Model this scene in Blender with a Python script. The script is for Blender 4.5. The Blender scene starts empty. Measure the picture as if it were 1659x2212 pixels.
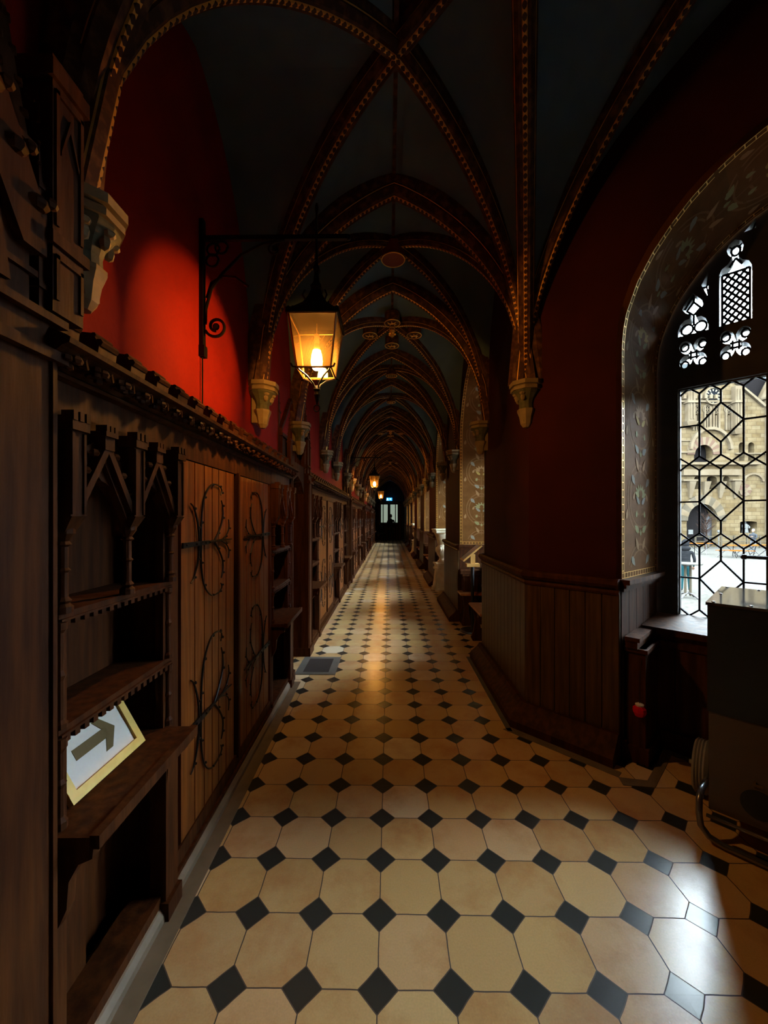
import bpy, bmesh, math, random
from math import pi, sin, cos, sqrt, radians
from mathutils import Vector, Matrix
from mathutils.geometry import tessellate_polygon
random.seed(7)
C = bpy.context.scene.collection
H = 1.5

# ------------------------------------------------------------------ materials
def nt(name):
    m = bpy.data.materials.new(name); m.use_nodes = True
    n = m.node_tree.nodes; l = m.node_tree.links
    b = n['Principled BSDF']
    return m, n, l, b
def col4(c): return (c[0], c[1], c[2], 1)
def mat(name, c, rough=0.6, metal=0.0, c2=None, scale=8.0, stretch=(1,1,1), bump=0.0, bscale=None, spec=0.5, emit=None, estr=0.0, coat=0.0, detail=4, lo=0.35, hi=0.65):
    m, n, l, b = nt(name)
    b.inputs['Roughness'].default_value = rough
    b.inputs['Metallic'].default_value = metal
    b.inputs['Specular IOR Level'].default_value = spec
    b.inputs['Coat Weight'].default_value = coat
    b.inputs['Base Color'].default_value = col4(c)
    if emit:
        b.inputs['Emission Color'].default_value = col4(emit); b.inputs['Emission Strength'].default_value = estr
    if c2 or bump:
        tc = n.new('ShaderNodeTexCoord'); mp = n.new('ShaderNodeMapping'); mp.inputs['Scale'].default_value = stretch
        no = n.new('ShaderNodeTexNoise'); no.inputs['Scale'].default_value = scale; no.inputs['Detail'].default_value = detail
        l.new(tc.outputs['Object'], mp.inputs['Vector']); l.new(mp.outputs['Vector'], no.inputs['Vector'])
        if c2:
            r = n.new('ShaderNodeValToRGB'); r.color_ramp.elements[0].position = lo; r.color_ramp.elements[1].position = hi
            r.color_ramp.elements[0].color = col4(c); r.color_ramp.elements[1].color = col4(c2)
            l.new(no.outputs['Fac'], r.inputs['Fac']); l.new(r.outputs['Color'], b.inputs['Base Color'])
        if bump:
            bp = n.new('ShaderNodeBump'); bp.inputs['Strength'].default_value = bump; bp.inputs['Distance'].default_value = 0.01
            src = no
            if bscale:
                src = n.new('ShaderNodeTexNoise'); src.inputs['Scale'].default_value = bscale; l.new(mp.outputs['Vector'], src.inputs['Vector'])
            l.new(src.outputs['Fac'], bp.inputs['Height']); l.new(bp.outputs['Normal'], b.inputs['Normal'])
    return m

M = {}
M['wood'] = mat('dark_oak', (.034,.0088,.0018), .6, c2=(.078,.023,.0045), scale=5, stretch=(6,6,.6), bump=.25, spec=.13)
M['wood2'] = mat('oak_door_planks', (.12,.033,.006), .42, c2=(.23,.070,.012), scale=5, stretch=(7,7,.5), bump=.3, spec=.28)
M['woodlit'] = mat('lit_oak_wainscot', (.042,.018,.005), .42, c2=(.095,.046,.012), scale=5, stretch=(7,7,.4), bump=.25, spec=.28)  # lighter oak, the light on the wainscot is put into its colour
M['woodseat'] = mat('polished_orange_oak', (.42,.16,.05), .3, c2=(.55,.23,.08), scale=5, stretch=(3,3,3))
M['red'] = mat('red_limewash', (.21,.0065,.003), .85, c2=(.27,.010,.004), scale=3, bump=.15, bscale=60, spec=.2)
M['red_shaded'] = mat('shaded_red_limewash', (.034,.0032,.0045), .85, c2=(.046,.0045,.005), scale=3, bump=.15, bscale=60, spec=.2)  # darker copy of the red limewash, with the right walls' shade in its colour
M['vault'] = mat('slate_blue_vault_paint', (.09,.15,.20), .9, c2=(.12,.19,.24), scale=3, bump=.1, bscale=40, spec=.15)
M['rib'] = mat('painted_rib', (.05,.018,.012), .7, c2=(.16,.07,.025), scale=22, lo=.45, hi=.72, spec=.25)
M['stone'] = mat('pale_corbel_stone', (.20,.145,.075), .7, c2=(.28,.21,.115), scale=14, bump=.3)
M['stoneg'] = mat('green_grey_corbel_paint', (.06,.065,.035), .7, c2=(.10,.095,.055), scale=30, bump=.3)
M['iron'] = mat('black_wrought_iron', (.012,.010,.010), .45, metal=.6, spec=.4)
M['lead'] = mat('lead_came', (.008,.010,.018), .85, spec=.08)
M['frame'] = mat('dark_window_stone', (.022,.018,.014), .7, c2=(.035,.028,.02), scale=10)
M['gold'] = mat('gold_paint', (1.0,.58,.14), .38, metal=.75, spec=.5)
M['goldf'] = mat('gilt_picture_frame', (.70,.47,.10), .45, c2=(.8,.56,.15), scale=20)
M['paper'] = mat('white_card', (.72,.68,.62), .7)
M['arrow'] = mat('olive_brown_ink', (.12,.075,.012), .7)
M['black'] = mat('black_lacquer', (.008,.008,.009), .4)
M['cabbrown'] = mat('brown_grey_cabinet_board', (.085,.06,.035), .55, c2=(.10,.07,.042), scale=200)
M['steel'] = mat('brushed_steel', (.26,.25,.24), .08, metal=.9)
M['chrome'] = mat('grey_steel_tube', (.25,.25,.26), .25, metal=.8)
M['rubber'] = mat('ribbed_grey_rubber', (.30,.30,.31), .4)
M['marble'] = mat('cream_limestone', (.78,.66,.42), .55, c2=(.9,.8,.58), scale=9, bump=.3)
M['dark'] = mat('dark_cloth', (.012,.012,.014), .9)
M['skin'] = mat('skin', (.5,.27,.18), .6)
M['hair'] = mat('dark_hair', (.02,.014,.01), .6)
M['gravel'] = mat('pale_gravel', (.25,.23,.20), .95, c2=(.37,.34,.30), scale=7, detail=12, bump=.3)
M['ctrim'] = mat('pale_dressed_stone', (.30,.215,.13), .85, c2=(.38,.29,.19), scale=1.2, bump=.2)
M['slate'] = mat('grey_slate_roof', (.10,.115,.12), .7, c2=(.14,.155,.16), scale=2, stretch=(1,1,6), bump=.4)
M['cshade'] = mat('dark_opening', (.035,.03,.03), .8)
M['pinkst'] = mat('pink_voussoir', (.28,.17,.12), .85)
M['greyv'] = mat('grey_inner_voussoir', (.20,.16,.11), .85, c2=(.26,.21,.15), scale=2)
M['clockf'] = mat('black_clock_face', (.025,.028,.035), .5)
M['clockn'] = mat('cream_clock_numerals', (.5,.43,.3), .5)
M['statue'] = mat('white_statue', (.36,.35,.33), .8)
M['orange'] = mat('orange_table_slats', (.55,.17,.035), .6)
M['teal'] = mat('teal_cloth', (.03,.13,.15), .9)
M['jacket'] = mat('charcoal_quilted_jacket', (.035,.036,.04), .85, c2=(.06,.06,.065), scale=6, stretch=(1,1,8))
M['grey'] = mat('grey_hoodie', (.12,.125,.14), .9)
M['twig'] = mat('bare_twig', (.10,.06,.045), .9)
M['slab'] = mat('grey_border_slab', (.10,.098,.088), .5, c2=(.14,.13,.115), scale=6)
M['kerb'] = mat('brown_border_stone', (.17,.13,.085), .5, c2=(.23,.175,.12), scale=7)
M['mat'] = mat('dark_mat', (.03,.02,.017), .8)
M['floral'] = mat('brown_painted_ground', (.145,.06,.015), .75, c2=(.18,.075,.02), scale=12, spec=.08)
M['pl1'] = mat('sage_paint', (.30,.27,.12), .75, spec=.08)
M['pl2'] = mat('pale_blue_paint', (.28,.26,.21), .75, spec=.08)
M['pl3'] = mat('dusty_pink_paint', (.36,.20,.09), .75, spec=.08)
M['pl4'] = mat('ochre_paint', (.42,.28,.08), .75, spec=.08)
M['pl5'] = mat('faint_scroll_paint', (.24,.12,.045), .75, spec=.08)
M['signblue'] = mat('lit_blue_sign', (.02,.1,.3), .5, emit=(.03,.30,.75), estr=2.2)
M['signwhite'] = mat('lit_white_pictogram', (.8,.9,.9), .5, emit=(.75,.95,1), estr=4)
M['bulb'] = mat('lit_bulb', (1,.8,.5), .5, emit=(1,.50,.13), estr=620)
M['bulbfar'] = mat('lit_bulb_far', (1,.8,.5), .5, emit=(1,.50,.13), estr=480)
M['cream'] = mat('cream_bulb_base', (.6,.45,.25), .6)
M['brass'] = mat('aged_brass_glazing_bar', (.30,.15,.03), .4, metal=.5)
M['redglass'] = mat('glossy_red_glass', (.75,.01,.03), .12, emit=None)
M['white'] = mat('white_card_and_highlight', (.8,.78,.75), .2)  # white of the info card and of the painted highlight on the lamp
M['woodpost'] = mat('yellow_oak', (.55,.30,.08), .4)
M['bossred'] = mat('rust_red_boss_paint', (.25,.04,.02), .7)
M['daylit'] = mat('pale_green_glowing_pane', (.5,.55,.45), .6, emit=(.50,.62,.48), estr=.5)  # panes emit, the daylight behind the door is put into the material

def glass_mat(name, tint, gl=.08, rough=0.0):
    m = bpy.data.materials.new(name); m.use_nodes = True
    n = m.node_tree.nodes; l = m.node_tree.links; n.clear()
    o = n.new('ShaderNodeOutputMaterial'); t = n.new('ShaderNodeBsdfTransparent'); g = n.new('ShaderNodeBsdfGlossy')
    mx = n.new('ShaderNodeMixShader'); f = n.new('ShaderNodeFresnel'); f.inputs['IOR'].default_value = 1.4
    t.inputs['Color'].default_value = col4(tint); g.inputs['Roughness'].default_value = rough
    l.new(f.outputs[0], mx.inputs[0]); l.new(t.outputs[0], mx.inputs[1]); l.new(g.outputs[0], mx.inputs[2]); l.new(mx.outputs[0], o.inputs[0])
    return m
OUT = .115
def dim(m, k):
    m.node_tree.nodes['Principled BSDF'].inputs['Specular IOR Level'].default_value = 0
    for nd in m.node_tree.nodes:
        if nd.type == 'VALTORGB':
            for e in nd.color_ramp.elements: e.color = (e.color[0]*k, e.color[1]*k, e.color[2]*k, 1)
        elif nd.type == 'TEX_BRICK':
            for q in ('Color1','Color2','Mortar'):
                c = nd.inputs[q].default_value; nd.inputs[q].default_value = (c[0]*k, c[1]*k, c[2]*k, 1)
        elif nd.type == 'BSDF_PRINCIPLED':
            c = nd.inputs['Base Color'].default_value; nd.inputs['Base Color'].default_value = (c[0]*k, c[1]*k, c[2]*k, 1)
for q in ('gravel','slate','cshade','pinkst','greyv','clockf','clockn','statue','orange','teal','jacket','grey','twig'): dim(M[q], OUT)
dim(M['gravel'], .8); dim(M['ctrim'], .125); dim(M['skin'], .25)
M['glass'] = glass_mat('window_glass', (.93,.96,.97))
M['amberglass'] = glass_mat('lantern_glass', (.95,.86,.66), rough=.05)
_n = M['amberglass'].node_tree.nodes; _l = M['amberglass'].node_tree.links
_o = [q for q in _n if q.type == 'OUTPUT_MATERIAL'][0]; _s = _o.inputs[0].links[0].from_socket
_t = _n.new('ShaderNodeBsdfTranslucent'); _t.inputs['Color'].default_value = (.8,.5,.2,1); _m = _n.new('ShaderNodeMixShader'); _m.inputs[0].default_value = .016
_l.new(_s, _m.inputs[1]); _l.new(_t.outputs[0], _m.inputs[2]); _l.new(_m.outputs[0], _o.inputs[0])

def math_node(n, l, op, a, b=None, c=None):
    x = n.new('ShaderNodeMath'); x.operation = op
    for i, v in enumerate((a, b, c)):
        if v is None: continue
        if isinstance(v, (int, float)): x.inputs[i].default_value = v
        else: l.new(v, x.inputs[i])
    return x.outputs[0]

def floor_mat():
    m, n, l, b = nt('octagon_and_dot_floor_tiles')
    tc = n.new('ShaderNodeTexCoord'); sx = n.new('ShaderNodeSeparateXYZ'); l.new(tc.outputs['Object'], sx.inputs[0])
    mn = lambda *a: math_node(n, l, *a)
    S = .2415
    u = mn('DIVIDE', mn('SUBTRACT', sx.outputs['X'], -.037-100*S), S)
    v = mn('DIVIDE', mn('SUBTRACT', sx.outputs['Y'], 1.262-100*S), S)
    # wobble the edges slightly
    nz = n.new('ShaderNodeTexNoise'); nz.inputs['Scale'].default_value = 9; l.new(tc.outputs['Object'], nz.inputs['Vector'])
    wob = mn('MULTIPLY', mn('SUBTRACT', nz.outputs['Fac'], .5), .025)
    u2 = mn('ADD', u, wob); v2 = mn('SUBTRACT', v, wob)
    fu = mn('ABSOLUTE', mn('SUBTRACT', mn('FRACT', mn('ADD', u2, .5)), .5))
    fv = mn('ABSOLUTE', mn('SUBTRACT', mn('FRACT', mn('ADD', v2, .5)), .5))
    s = mn('ADD', fu, fv)
    dia = mn('LESS_THAN', s, .268)
    g1 = mn('LESS_THAN', mn('MINIMUM', fu, fv), .0085)
    g1 = mn('MULTIPLY', g1, mn('SUBTRACT', 1, dia))
    g2 = mn('LESS_THAN', mn('ABSOLUTE', mn('SUBTRACT', s, .268)), .010)
    gr = mn('MAXIMUM', g1, g2)
    cu = n.new('ShaderNodeCombineXYZ'); l.new(mn('FLOOR', u), cu.inputs[0]); l.new(mn('FLOOR', v), cu.inputs[1])
    wn = n.new('ShaderNodeTexWhiteNoise'); wn.noise_dimensions = '3D'; l.new(cu.outputs[0], wn.inputs['Vector'])
    ramp = n.new('ShaderNodeValToRGB'); e = ramp.color_ramp
    cols = [(0,(.70,.455,.20)),(.25,(.77,.51,.22)),(.45,(.66,.43,.21)),(.62,(.82,.56,.26)),(.8,(.76,.48,.24)),(.93,(.80,.54,.30)),(1,(.90,.74,.52))]
    e.elements[0].position = 0; e.elements[0].color = col4(cols[0][1]); e.elements[1].position = 1; e.elements[1].color = col4(cols[-1][1])
    for p, c in cols[1:-1]:
        x = e.elements.new(p); x.color = col4(c)
    l.new(wn.outputs['Value'], ramp.inputs['Fac'])
    # streaky stain per tile
    off = n.new('ShaderNodeVectorMath'); off.operation = 'MULTIPLY_ADD'
    l.new(wn.outputs['Color'], off.inputs[0]); off.inputs[1].default_value = (20,20,20); l.new(tc.outputs['Object'], off.inputs[2])
    st = n.new('ShaderNodeTexNoise'); st.inputs['Scale'].default_value = 3.2; st.inputs['Detail'].default_value = 6; st.inputs['Roughness'].default_value = .65
    l.new(off.outputs[0], st.inputs['Vector'])
    sr = n.new('ShaderNodeMapRange'); sr.inputs['From Min'].default_value = .48; sr.inputs['From Max'].default_value = .72; l.new(st.outputs['Fac'], sr.inputs['Value'])
    mx = n.new('ShaderNodeMix'); mx.data_type = 'RGBA'; l.new(mn('MULTIPLY', sr.outputs[0], .75), mx.inputs['Factor'])
    l.new(ramp.outputs['Color'], mx.inputs['A']); mx.inputs['B'].default_value = (.55,.25,.09,1)
    fine = n.new('ShaderNodeTexNoise'); fine.inputs['Scale'].default_value = 160; l.new(tc.outputs['Object'], fine.inputs['Vector'])
    m2 = n.new('ShaderNodeMix'); m2.data_type = 'RGBA'; m2.blend_type = 'MULTIPLY'; m2.inputs['Factor'].default_value = .35
    l.new(mx.outputs['Result'], m2.inputs['A']); l.new(fine.outputs['Color'], m2.inputs['B'])
    fr = n.new('ShaderNodeMapRange'); l.new(fine.outputs['Fac'], fr.inputs['Value']); fr.inputs['To Min'].default_value = .6; fr.inputs['To Max'].default_value = 1.3
    l.new(fr.outputs[0], m2.inputs['B'])
    dk = n.new('ShaderNodeMix'); dk.data_type = 'RGBA'; l.new(dia, dk.inputs['Factor']); l.new(m2.outputs['Result'], dk.inputs['A']); dk.inputs['B'].default_value = (.040,.042,.038,1)
    gk = n.new('ShaderNodeMix'); gk.data_type = 'RGBA'; l.new(gr, gk.inputs['Factor']); l.new(dk.outputs['Result'], gk.inputs['A']); gk.inputs['B'].default_value = (.05,.028,.018,1)
    l.new(gk.outputs['Result'], b.inputs['Base Color'])
    rr = mn('ADD', mn('MULTIPLY', fine.outputs['Fac'], .03), mn('ADD', mn('MULTIPLY', st.outputs['Fac'], .12), .17))
    rr = mn('ADD', rr, mn('MULTIPLY', gr, .4))
    l.new(rr, b.inputs['Roughness'])
    b.inputs['Specular IOR Level'].default_value = .75
    bp = n.new('ShaderNodeBump'); bp.inputs['Strength'].default_value = .35; bp.inputs['Distance'].default_value = .003
    l.new(mn('SUBTRACT', mn('MULTIPLY', st.outputs['Fac'], .3), gr), bp.inputs['Height']); l.new(bp.outputs['Normal'], b.inputs['Normal'])
    return m
M['floor'] = floor_mat()

def ashlar_mat():
    m, n, l, b = nt('yellow_ashlar_masonry')
    tc = n.new('ShaderNodeTexCoord'); mp = n.new('ShaderNodeMapping'); mp.inputs['Rotation'].default_value = (radians(90),0,0)
    l.new(tc.outputs['Object'], mp.inputs['Vector'])
    br = n.new('ShaderNodeTexBrick'); l.new(mp.outputs['Vector'], br.inputs['Vector'])
    br.inputs['Color1'].default_value = (.28,.19,.095,1); br.inputs['Color2'].default_value = (.38,.28,.16,1); br.inputs['Mortar'].default_value = (.2,.14,.08,1)
    br.inputs['Scale'].default_value = 1; br.inputs['Brick Width'].default_value = .75; br.inputs['Row Height'].default_value = .34; br.inputs['Mortar Size'].default_value = .018
    no = n.new('ShaderNodeTexNoise'); no.inputs['Scale'].default_value = 1.3; no.inputs['Detail'].default_value = 8; l.new(tc.outputs['Object'], no.inputs['Vector'])
    mx = n.new('ShaderNodeMix'); mx.data_type = 'RGBA'; mx.blend_type = 'OVERLAY'; mx.inputs['Factor'].default_value = .6
    l.new(br.outputs['Color'], mx.inputs['A']); l.new(no.outputs['Fac'], mx.inputs['B']); l.new(mx.outputs['Result'], b.inputs['Base Color'])
    b.inputs['Roughness'].default_value = .9
    return m
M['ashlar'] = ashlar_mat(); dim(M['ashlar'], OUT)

def bead_mat():
    # gilt bead course: gold with small dark lozenges, running along the UV's u (metres)
    m, n, l, b = nt('gilt_bead_course')
    uv = n.new('ShaderNodeUVMap'); sx = n.new('ShaderNodeSeparateXYZ'); l.new(uv.outputs[0], sx.inputs[0])
    mn = lambda *a: math_node(n, l, *a)
    f = mn('ABSOLUTE', mn('SUBTRACT', mn('FRACT', mn('DIVIDE', sx.outputs['X'], .036)), .5))
    g = mn('ABSOLUTE', mn('SUBTRACT', sx.outputs['Y'], .5))
    d = mn('LESS_THAN', mn('ADD', mn('MULTIPLY', f, 1.0), mn('MULTIPLY', g, 1.0)), .42)
    mx = n.new('ShaderNodeMix'); mx.data_type = 'RGBA'; l.new(d, mx.inputs['Factor']); mx.inputs['A'].default_value = (.85,.42,.08,1); mx.inputs['B'].default_value = (.05,.015,.01,1)
    l.new(mx.outputs['Result'], b.inputs['Base Color']); b.inputs['Roughness'].default_value = .45; b.inputs['Metallic'].default_value = .3
    return m
M['bead'] = bead_mat()

# ------------------------------------------------------------------ mesh helpers
class MB:
    def __init__(s): s.v = []; s.f = []; s.mi = []; s.mats = []; s.cur = 0
    def use(s, m):
        if m not in s.mats: s.mats.append(m)
        s.cur = s.mats.index(m); return s
    def add(s, vs, fs):
        o = len(s.v); s.v += [tuple(p) for p in vs]
        for f in fs: s.f.append(tuple(i+o for i in f)); s.mi.append(s.cur)
        return s
    def box(s, x0, x1, y0, y1, z0, z1):
        vs = [(x,y,z) for z in (z0,z1) for y in (y0,y1) for x in (x0,x1)]
        return s.add(vs, [(0,2,3,1),(4,5,7,6),(0,1,5,4),(2,6,7,3),(0,4,6,2),(1,3,7,5)])
    def taper(s, a, b):
        # two rings of equal length joined, capped
        k = len(a); vs = list(a)+list(b)
        fs = [(i,(i+1)%k,k+(i+1)%k,k+i) for i in range(k)] + [tuple(range(k-1,-1,-1)), tuple(range(k,2*k))]
        return s.add(vs, fs)
    def prism(s, poly, fn, d0, d1):
        # poly 2D -> fn(a,b,d) 3D, extruded between d0 and d1, concave safe
        k = len(poly)
        tri = tessellate_polygon([[Vector((a,b,0)) for a,b in poly]])
        vs = [fn(a,b,d0) for a,b in poly]+[fn(a,b,d1) for a,b in poly]
        fs = [(i,(i+1)%k,k+(i+1)%k,k+i) for i in range(k)]
        fs += [tuple(t) for t in tri] + [tuple(k+i for i in reversed(t)) for t in tri]
        return s.add(vs, fs)
    def tube(s, pts, r, n=6, cap=True):
        pts = [Vector(p) for p in pts]; rings = []
        ref = Vector((0,0,1))
        for i, p in enumerate(pts):
            t = (pts[min(i+1,len(pts)-1)] - pts[max(i-1,0)]).normalized()
            if abs(t.dot(ref)) > .95: ref = Vector((1,0,0)) if abs(t.x) < .9 else Vector((0,1,0))
            a = t.cross(ref).normalized(); b = a.cross(t).normalized(); ref = b
            rr = r[i] if isinstance(r, (list,tuple)) else r
            rings.append([p + a*rr*cos(2*pi*k/n) + b*rr*sin(2*pi*k/n) for k in range(n)])
        vs = [q for R in rings for q in R]; fs = []
        for i in range(len(rings)-1):
            for k in range(n):
                fs.append((i*n+k, i*n+(k+1)%n, (i+1)*n+(k+1)%n, (i+1)*n+k))
        if cap: fs += [tuple(range(n-1,-1,-1)), tuple((len(rings)-1)*n+k for k in range(n))]
        return s.add(vs, fs)
    def lathe(s, prof, c=(0,0,0), n=16, rot=0.0, sx=1.0, sy=1.0):
        vs = []; fs = []
        for r, z in prof:
            for k in range(n): vs.append((c[0]+sx*r*cos(rot+2*pi*k/n), c[1]+sy*r*sin(rot+2*pi*k/n), c[2]+z))
        for i in range(len(prof)-1):
            for k in range(n): fs.append((i*n+k, i*n+(k+1)%n, (i+1)*n+(k+1)%n, (i+1)*n+k))
        if prof[0][0] > 1e-4: fs.append(tuple(range(n-1,-1,-1)))
        if prof[-1][0] > 1e-4: fs.append(tuple((len(prof)-1)*n+k for k in range(n)))
        return s.add(vs, fs)
    def blob(s, c, r, n=8, m=5):
        vs = []; fs = []
        for i in range(m+1):
            th = pi*i/m
            for k in range(n): vs.append((c[0]+r[0]*sin(th)*cos(2*pi*k/n), c[1]+r[1]*sin(th)*sin(2*pi*k/n), c[2]-r[2]*cos(th)))
        for i in range(m):
            for k in range(n): fs.append((i*n+k, i*n+(k+1)%n, (i+1)*n+(k+1)%n, (i+1)*n+k))
        return s.add(vs, fs)
    def build(s, name, m=None, parent=None, smooth=False, xf=None):
        me = bpy.data.meshes.new(name)
        vs = s.v if xf is None else [tuple(xf @ Vector(p)) for p in s.v]
        me.from_pydata(vs, [], s.f); 
        if s.mats:
            for q in s.mats: me.materials.append(M[q])
            for p, i in zip(me.polygons, s.mi): p.material_index = i
        if m: 
            me.materials.clear(); me.materials.append(M[m] if isinstance(m, str) else m)
            for p in me.polygons: p.material_index = 0
        bm = bmesh.new(); bm.from_mesh(me); bmesh.ops.remove_doubles(bm, verts=bm.verts, dist=1e-5)
        bmesh.ops.recalc_face_normals(bm, faces=bm.faces); bm.to_mesh(me); bm.free()
        if smooth:
            for p in me.polygons: p.use_smooth = True
        o = bpy.data.objects.new(name, me); C.objects.link(o)
        if parent: o.parent = parent
        return o
def tag(o, label=None, cat=None, group=None, kind=None):
    if label: o['label'] = label
    if cat: o['category'] = cat
    if group: o['group'] = group
    if kind: o['kind'] = kind
    return o
def thing(name, label, cat, loc=(0,0,0), rz=0, group=None):
    o = bpy.data.objects.new(name, None); C.objects.link(o); o.location = loc; o.rotation_euler = (0,0,rz); o.empty_display_size = .1
    return tag(o, label, cat, group)
def struct(name, mb, m, **k):
    return tag(mb.build(name, m, **k), kind='structure')
def kids(o): return [c for c in bpy.data.objects if c.parent == o]
def copy_tree(o, parent=None):
    c = o.copy(); C.objects.link(c)
    if parent: c.parent = parent
    for ch in kids(o): copy_tree(ch, c)
    return c

# pixel -> ray (photo 1659x2212)
F = 858.0; TH = .0134
def wr(px):
    r = (px-829.5)/F
    return (r-TH)/(1+TH*r)

# ------------------------------------------------------------------ floor
b = MB(); b.prism([(-1.6,-3),(6,-3),(6,1.2),(3.85,1.2),(1.9,3.15),(1.9,27.2),(-1.6,27.2)], lambda x,y,d: (x,y,d), -.12, 0); struct('floor', b, 'floor')
# ------------------------------------------------------------------ arch profile shared by the window openings
HALF = [(-.74,1.12),(-.74,2.55),(-.732,2.67),(-.715,2.77),(-.655,2.94),(-.577,3.08),(-.49,3.195),(-.398,3.293),(-.29,3.38),(-.19,3.44),(-.094,3.482),(0,3.505)]
def arch(scale=1.0, top=1.0, z0=1.12):
    h = [(t*scale, z0 if i == 0 else (z if z < 2.6 else 2.6+(z-2.6)*top)) for i,(t,z) in enumerate(HALF)]
    return h + [(-t,z) for t,z in reversed(h[:-1])]
def resample(pts, step):
    out = [pts[0]]; acc = 0; S = [0]
    for a, b in zip(pts, pts[1:]): S.append(S[-1] + math.hypot(b[0]-a[0], b[1]-a[1]))
    n = max(2, int(round(S[-1]/step)))
    res = []
    for i in range(n+1):
        d = S[-1]*i/n; j = 0
        while j < len(S)-2 and S[j+1] < d: j += 1
        k = (d-S[j])/(S[j+1]-S[j]); res.append((pts[j][0]+(pts[j+1][0]-pts[j][0])*k, pts[j][1]+(pts[j+1][1]-pts[j][1])*k))
    return res, S[-1]
RD = .62                                                     # depth of the painted reveal
PO, PLEN = resample(arch(), .02)
PI_, _ = resample(arch(.919, .93), .02)
NP = min(len(PO), len(PI_))
def rev(v, u, off=.0):
    """point on the reveal: v metres along the arch from the foot of the left jamb, u metres outwards"""
    def at(P, n):
        f = max(0, min(.99999, v/PLEN))*(n-1); i = int(f); k = f-i
        return P[i][0]+(P[i+1][0]-P[i][0])*k, P[i][1]+(P[i+1][1]-P[i][1])*k
    a = at(PO, len(PO)); c = at(PI_, len(PI_)); k = u/RD
    t = a[0]+(c[0]-a[0])*k; z = a[1]+(c[1]-a[1])*k
    i = int(max(0, min(.999, v/PLEN))*(len(PO)-1)); d = (PO[i+1][0]-PO[i][0], PO[i+1][1]-PO[i][1]); q = math.hypot(*d)
    return (t + off*d[1]/q, u, z - off*d[0]/q)

def holed(name, outer, holes, y0, y1, m, parent):
    cu = bpy.data.curves.new(name, 'CURVE'); cu.dimensions = '2D'; cu.fill_mode = 'BOTH'; cu.extrude = (y1-y0)/2
    for poly in [outer]+holes:
        sp = cu.splines.new('POLY'); sp.points.add(len(poly)-1)
        for p, (a,b_) in zip(sp.points, poly): p.co = (a,b_,0,1)
        sp.use_cyclic_u = True
    o = bpy.data.objects.new(name, cu); C.objects.link(o)
    dg = bpy.context.evaluated_depsgraph_get(); dg.update()
    me = bpy.data.meshes.new_from_object(o.evaluated_get(dg)); bpy.data.objects.remove(o); bpy.data.curves.remove(cu)
    me.transform(Matrix.Translation((0,(y0+y1)/2,0)) @ Matrix.Rotation(radians(90),4,'X'))
    me.materials.clear(); me.materials.append(M[m]); me.name = name
    o = bpy.data.objects.new(name, me); C.objects.link(o); o.parent = parent
    return o
def bar(b, p, q, w, y0, y1):
    d = Vector((q[0]-p[0], q[1]-p[1])); L = d.length
    if L < 1e-5: return
    d /= L; nx, nz = -d.y*w/2, d.x*w/2
    P = [(p[0]+nx,p[1]+nz),(q[0]+nx,q[1]+nz),(q[0]-nx,q[1]-nz),(p[0]-nx,p[1]-nz)]
    b.taper([(a,y0,c) for a,c in P], [(a,y1,c) for a,c in P])
def polar(c, f, n=40):
    return [(c[0]+f(2*pi*i/n)*cos(2*pi*i/n)*1.0, c[1]+f(2*pi*i/n)*sin(2*pi*i/n)) for i in range(n)]
def quatre(cx, cz):
    return [(cx+.9*x, cz+1.12*z) for x, z in polar((0,0), lambda a: .026+.078*abs(sin(2*a))**.75, 64)]
def disc(cx, cz, r, n=20, ry=None): return [(cx+r*cos(2*pi*i/n), cz+(ry or r)*sin(2*pi*i/n)) for i in range(n)]
def teardrop(cx):
    L = [(-.082,2.765),(-.082,2.80),(-.070,2.845),(-.045,2.87),(-.018,2.872),(-.010,2.90),(-.040,2.918),(-.057,2.945),(-.050,2.975),(-.025,3.01),(0,3.045)]
    return [(cx+a,z) for a,z in L]+[(cx-a,z) for a,z in reversed(L[:-1])]
def panelL2(cx):
    L = [(-.080,2.763),(-.080,3.10),(-.066,3.135),(-.035,3.155),(-.022,3.175),(-.014,3.19),(-.034,3.215),(-.042,3.245),(-.030,3.28),(0,3.30)]
    return [(cx+a,z) for a,z in L]+[(cx-a,z) for a,z in reversed(L[:-1])]
X1, X2 = -.4745, -.256
def window_holes():
    h = [[(-.557,.817),(-.105,.817),(-.105,2.402),(-.557,2.402)], [(.105,.817),(.557,.817),(.557,2.402),(.105,2.402)]]
    for s in (1,-1):
        h += [quatre(s*X1,2.632), quatre(s*X2,2.632), teardrop(s*X1), panelL2(s*X2)]
        h += [[(s*-.428,3.075),(s*-.392,2.985),(s*-.392,3.155)], [(s*-.212,3.325),(s*-.158,3.325),(s*-.158,3.385)]]
    h += [quatre(0,2.632), [(-.10,2.763),(.10,2.763),(.10,3.25),(.06,3.33),(0,3.38),(-.06,3.33),(-.10,3.25)]]
    return h
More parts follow.
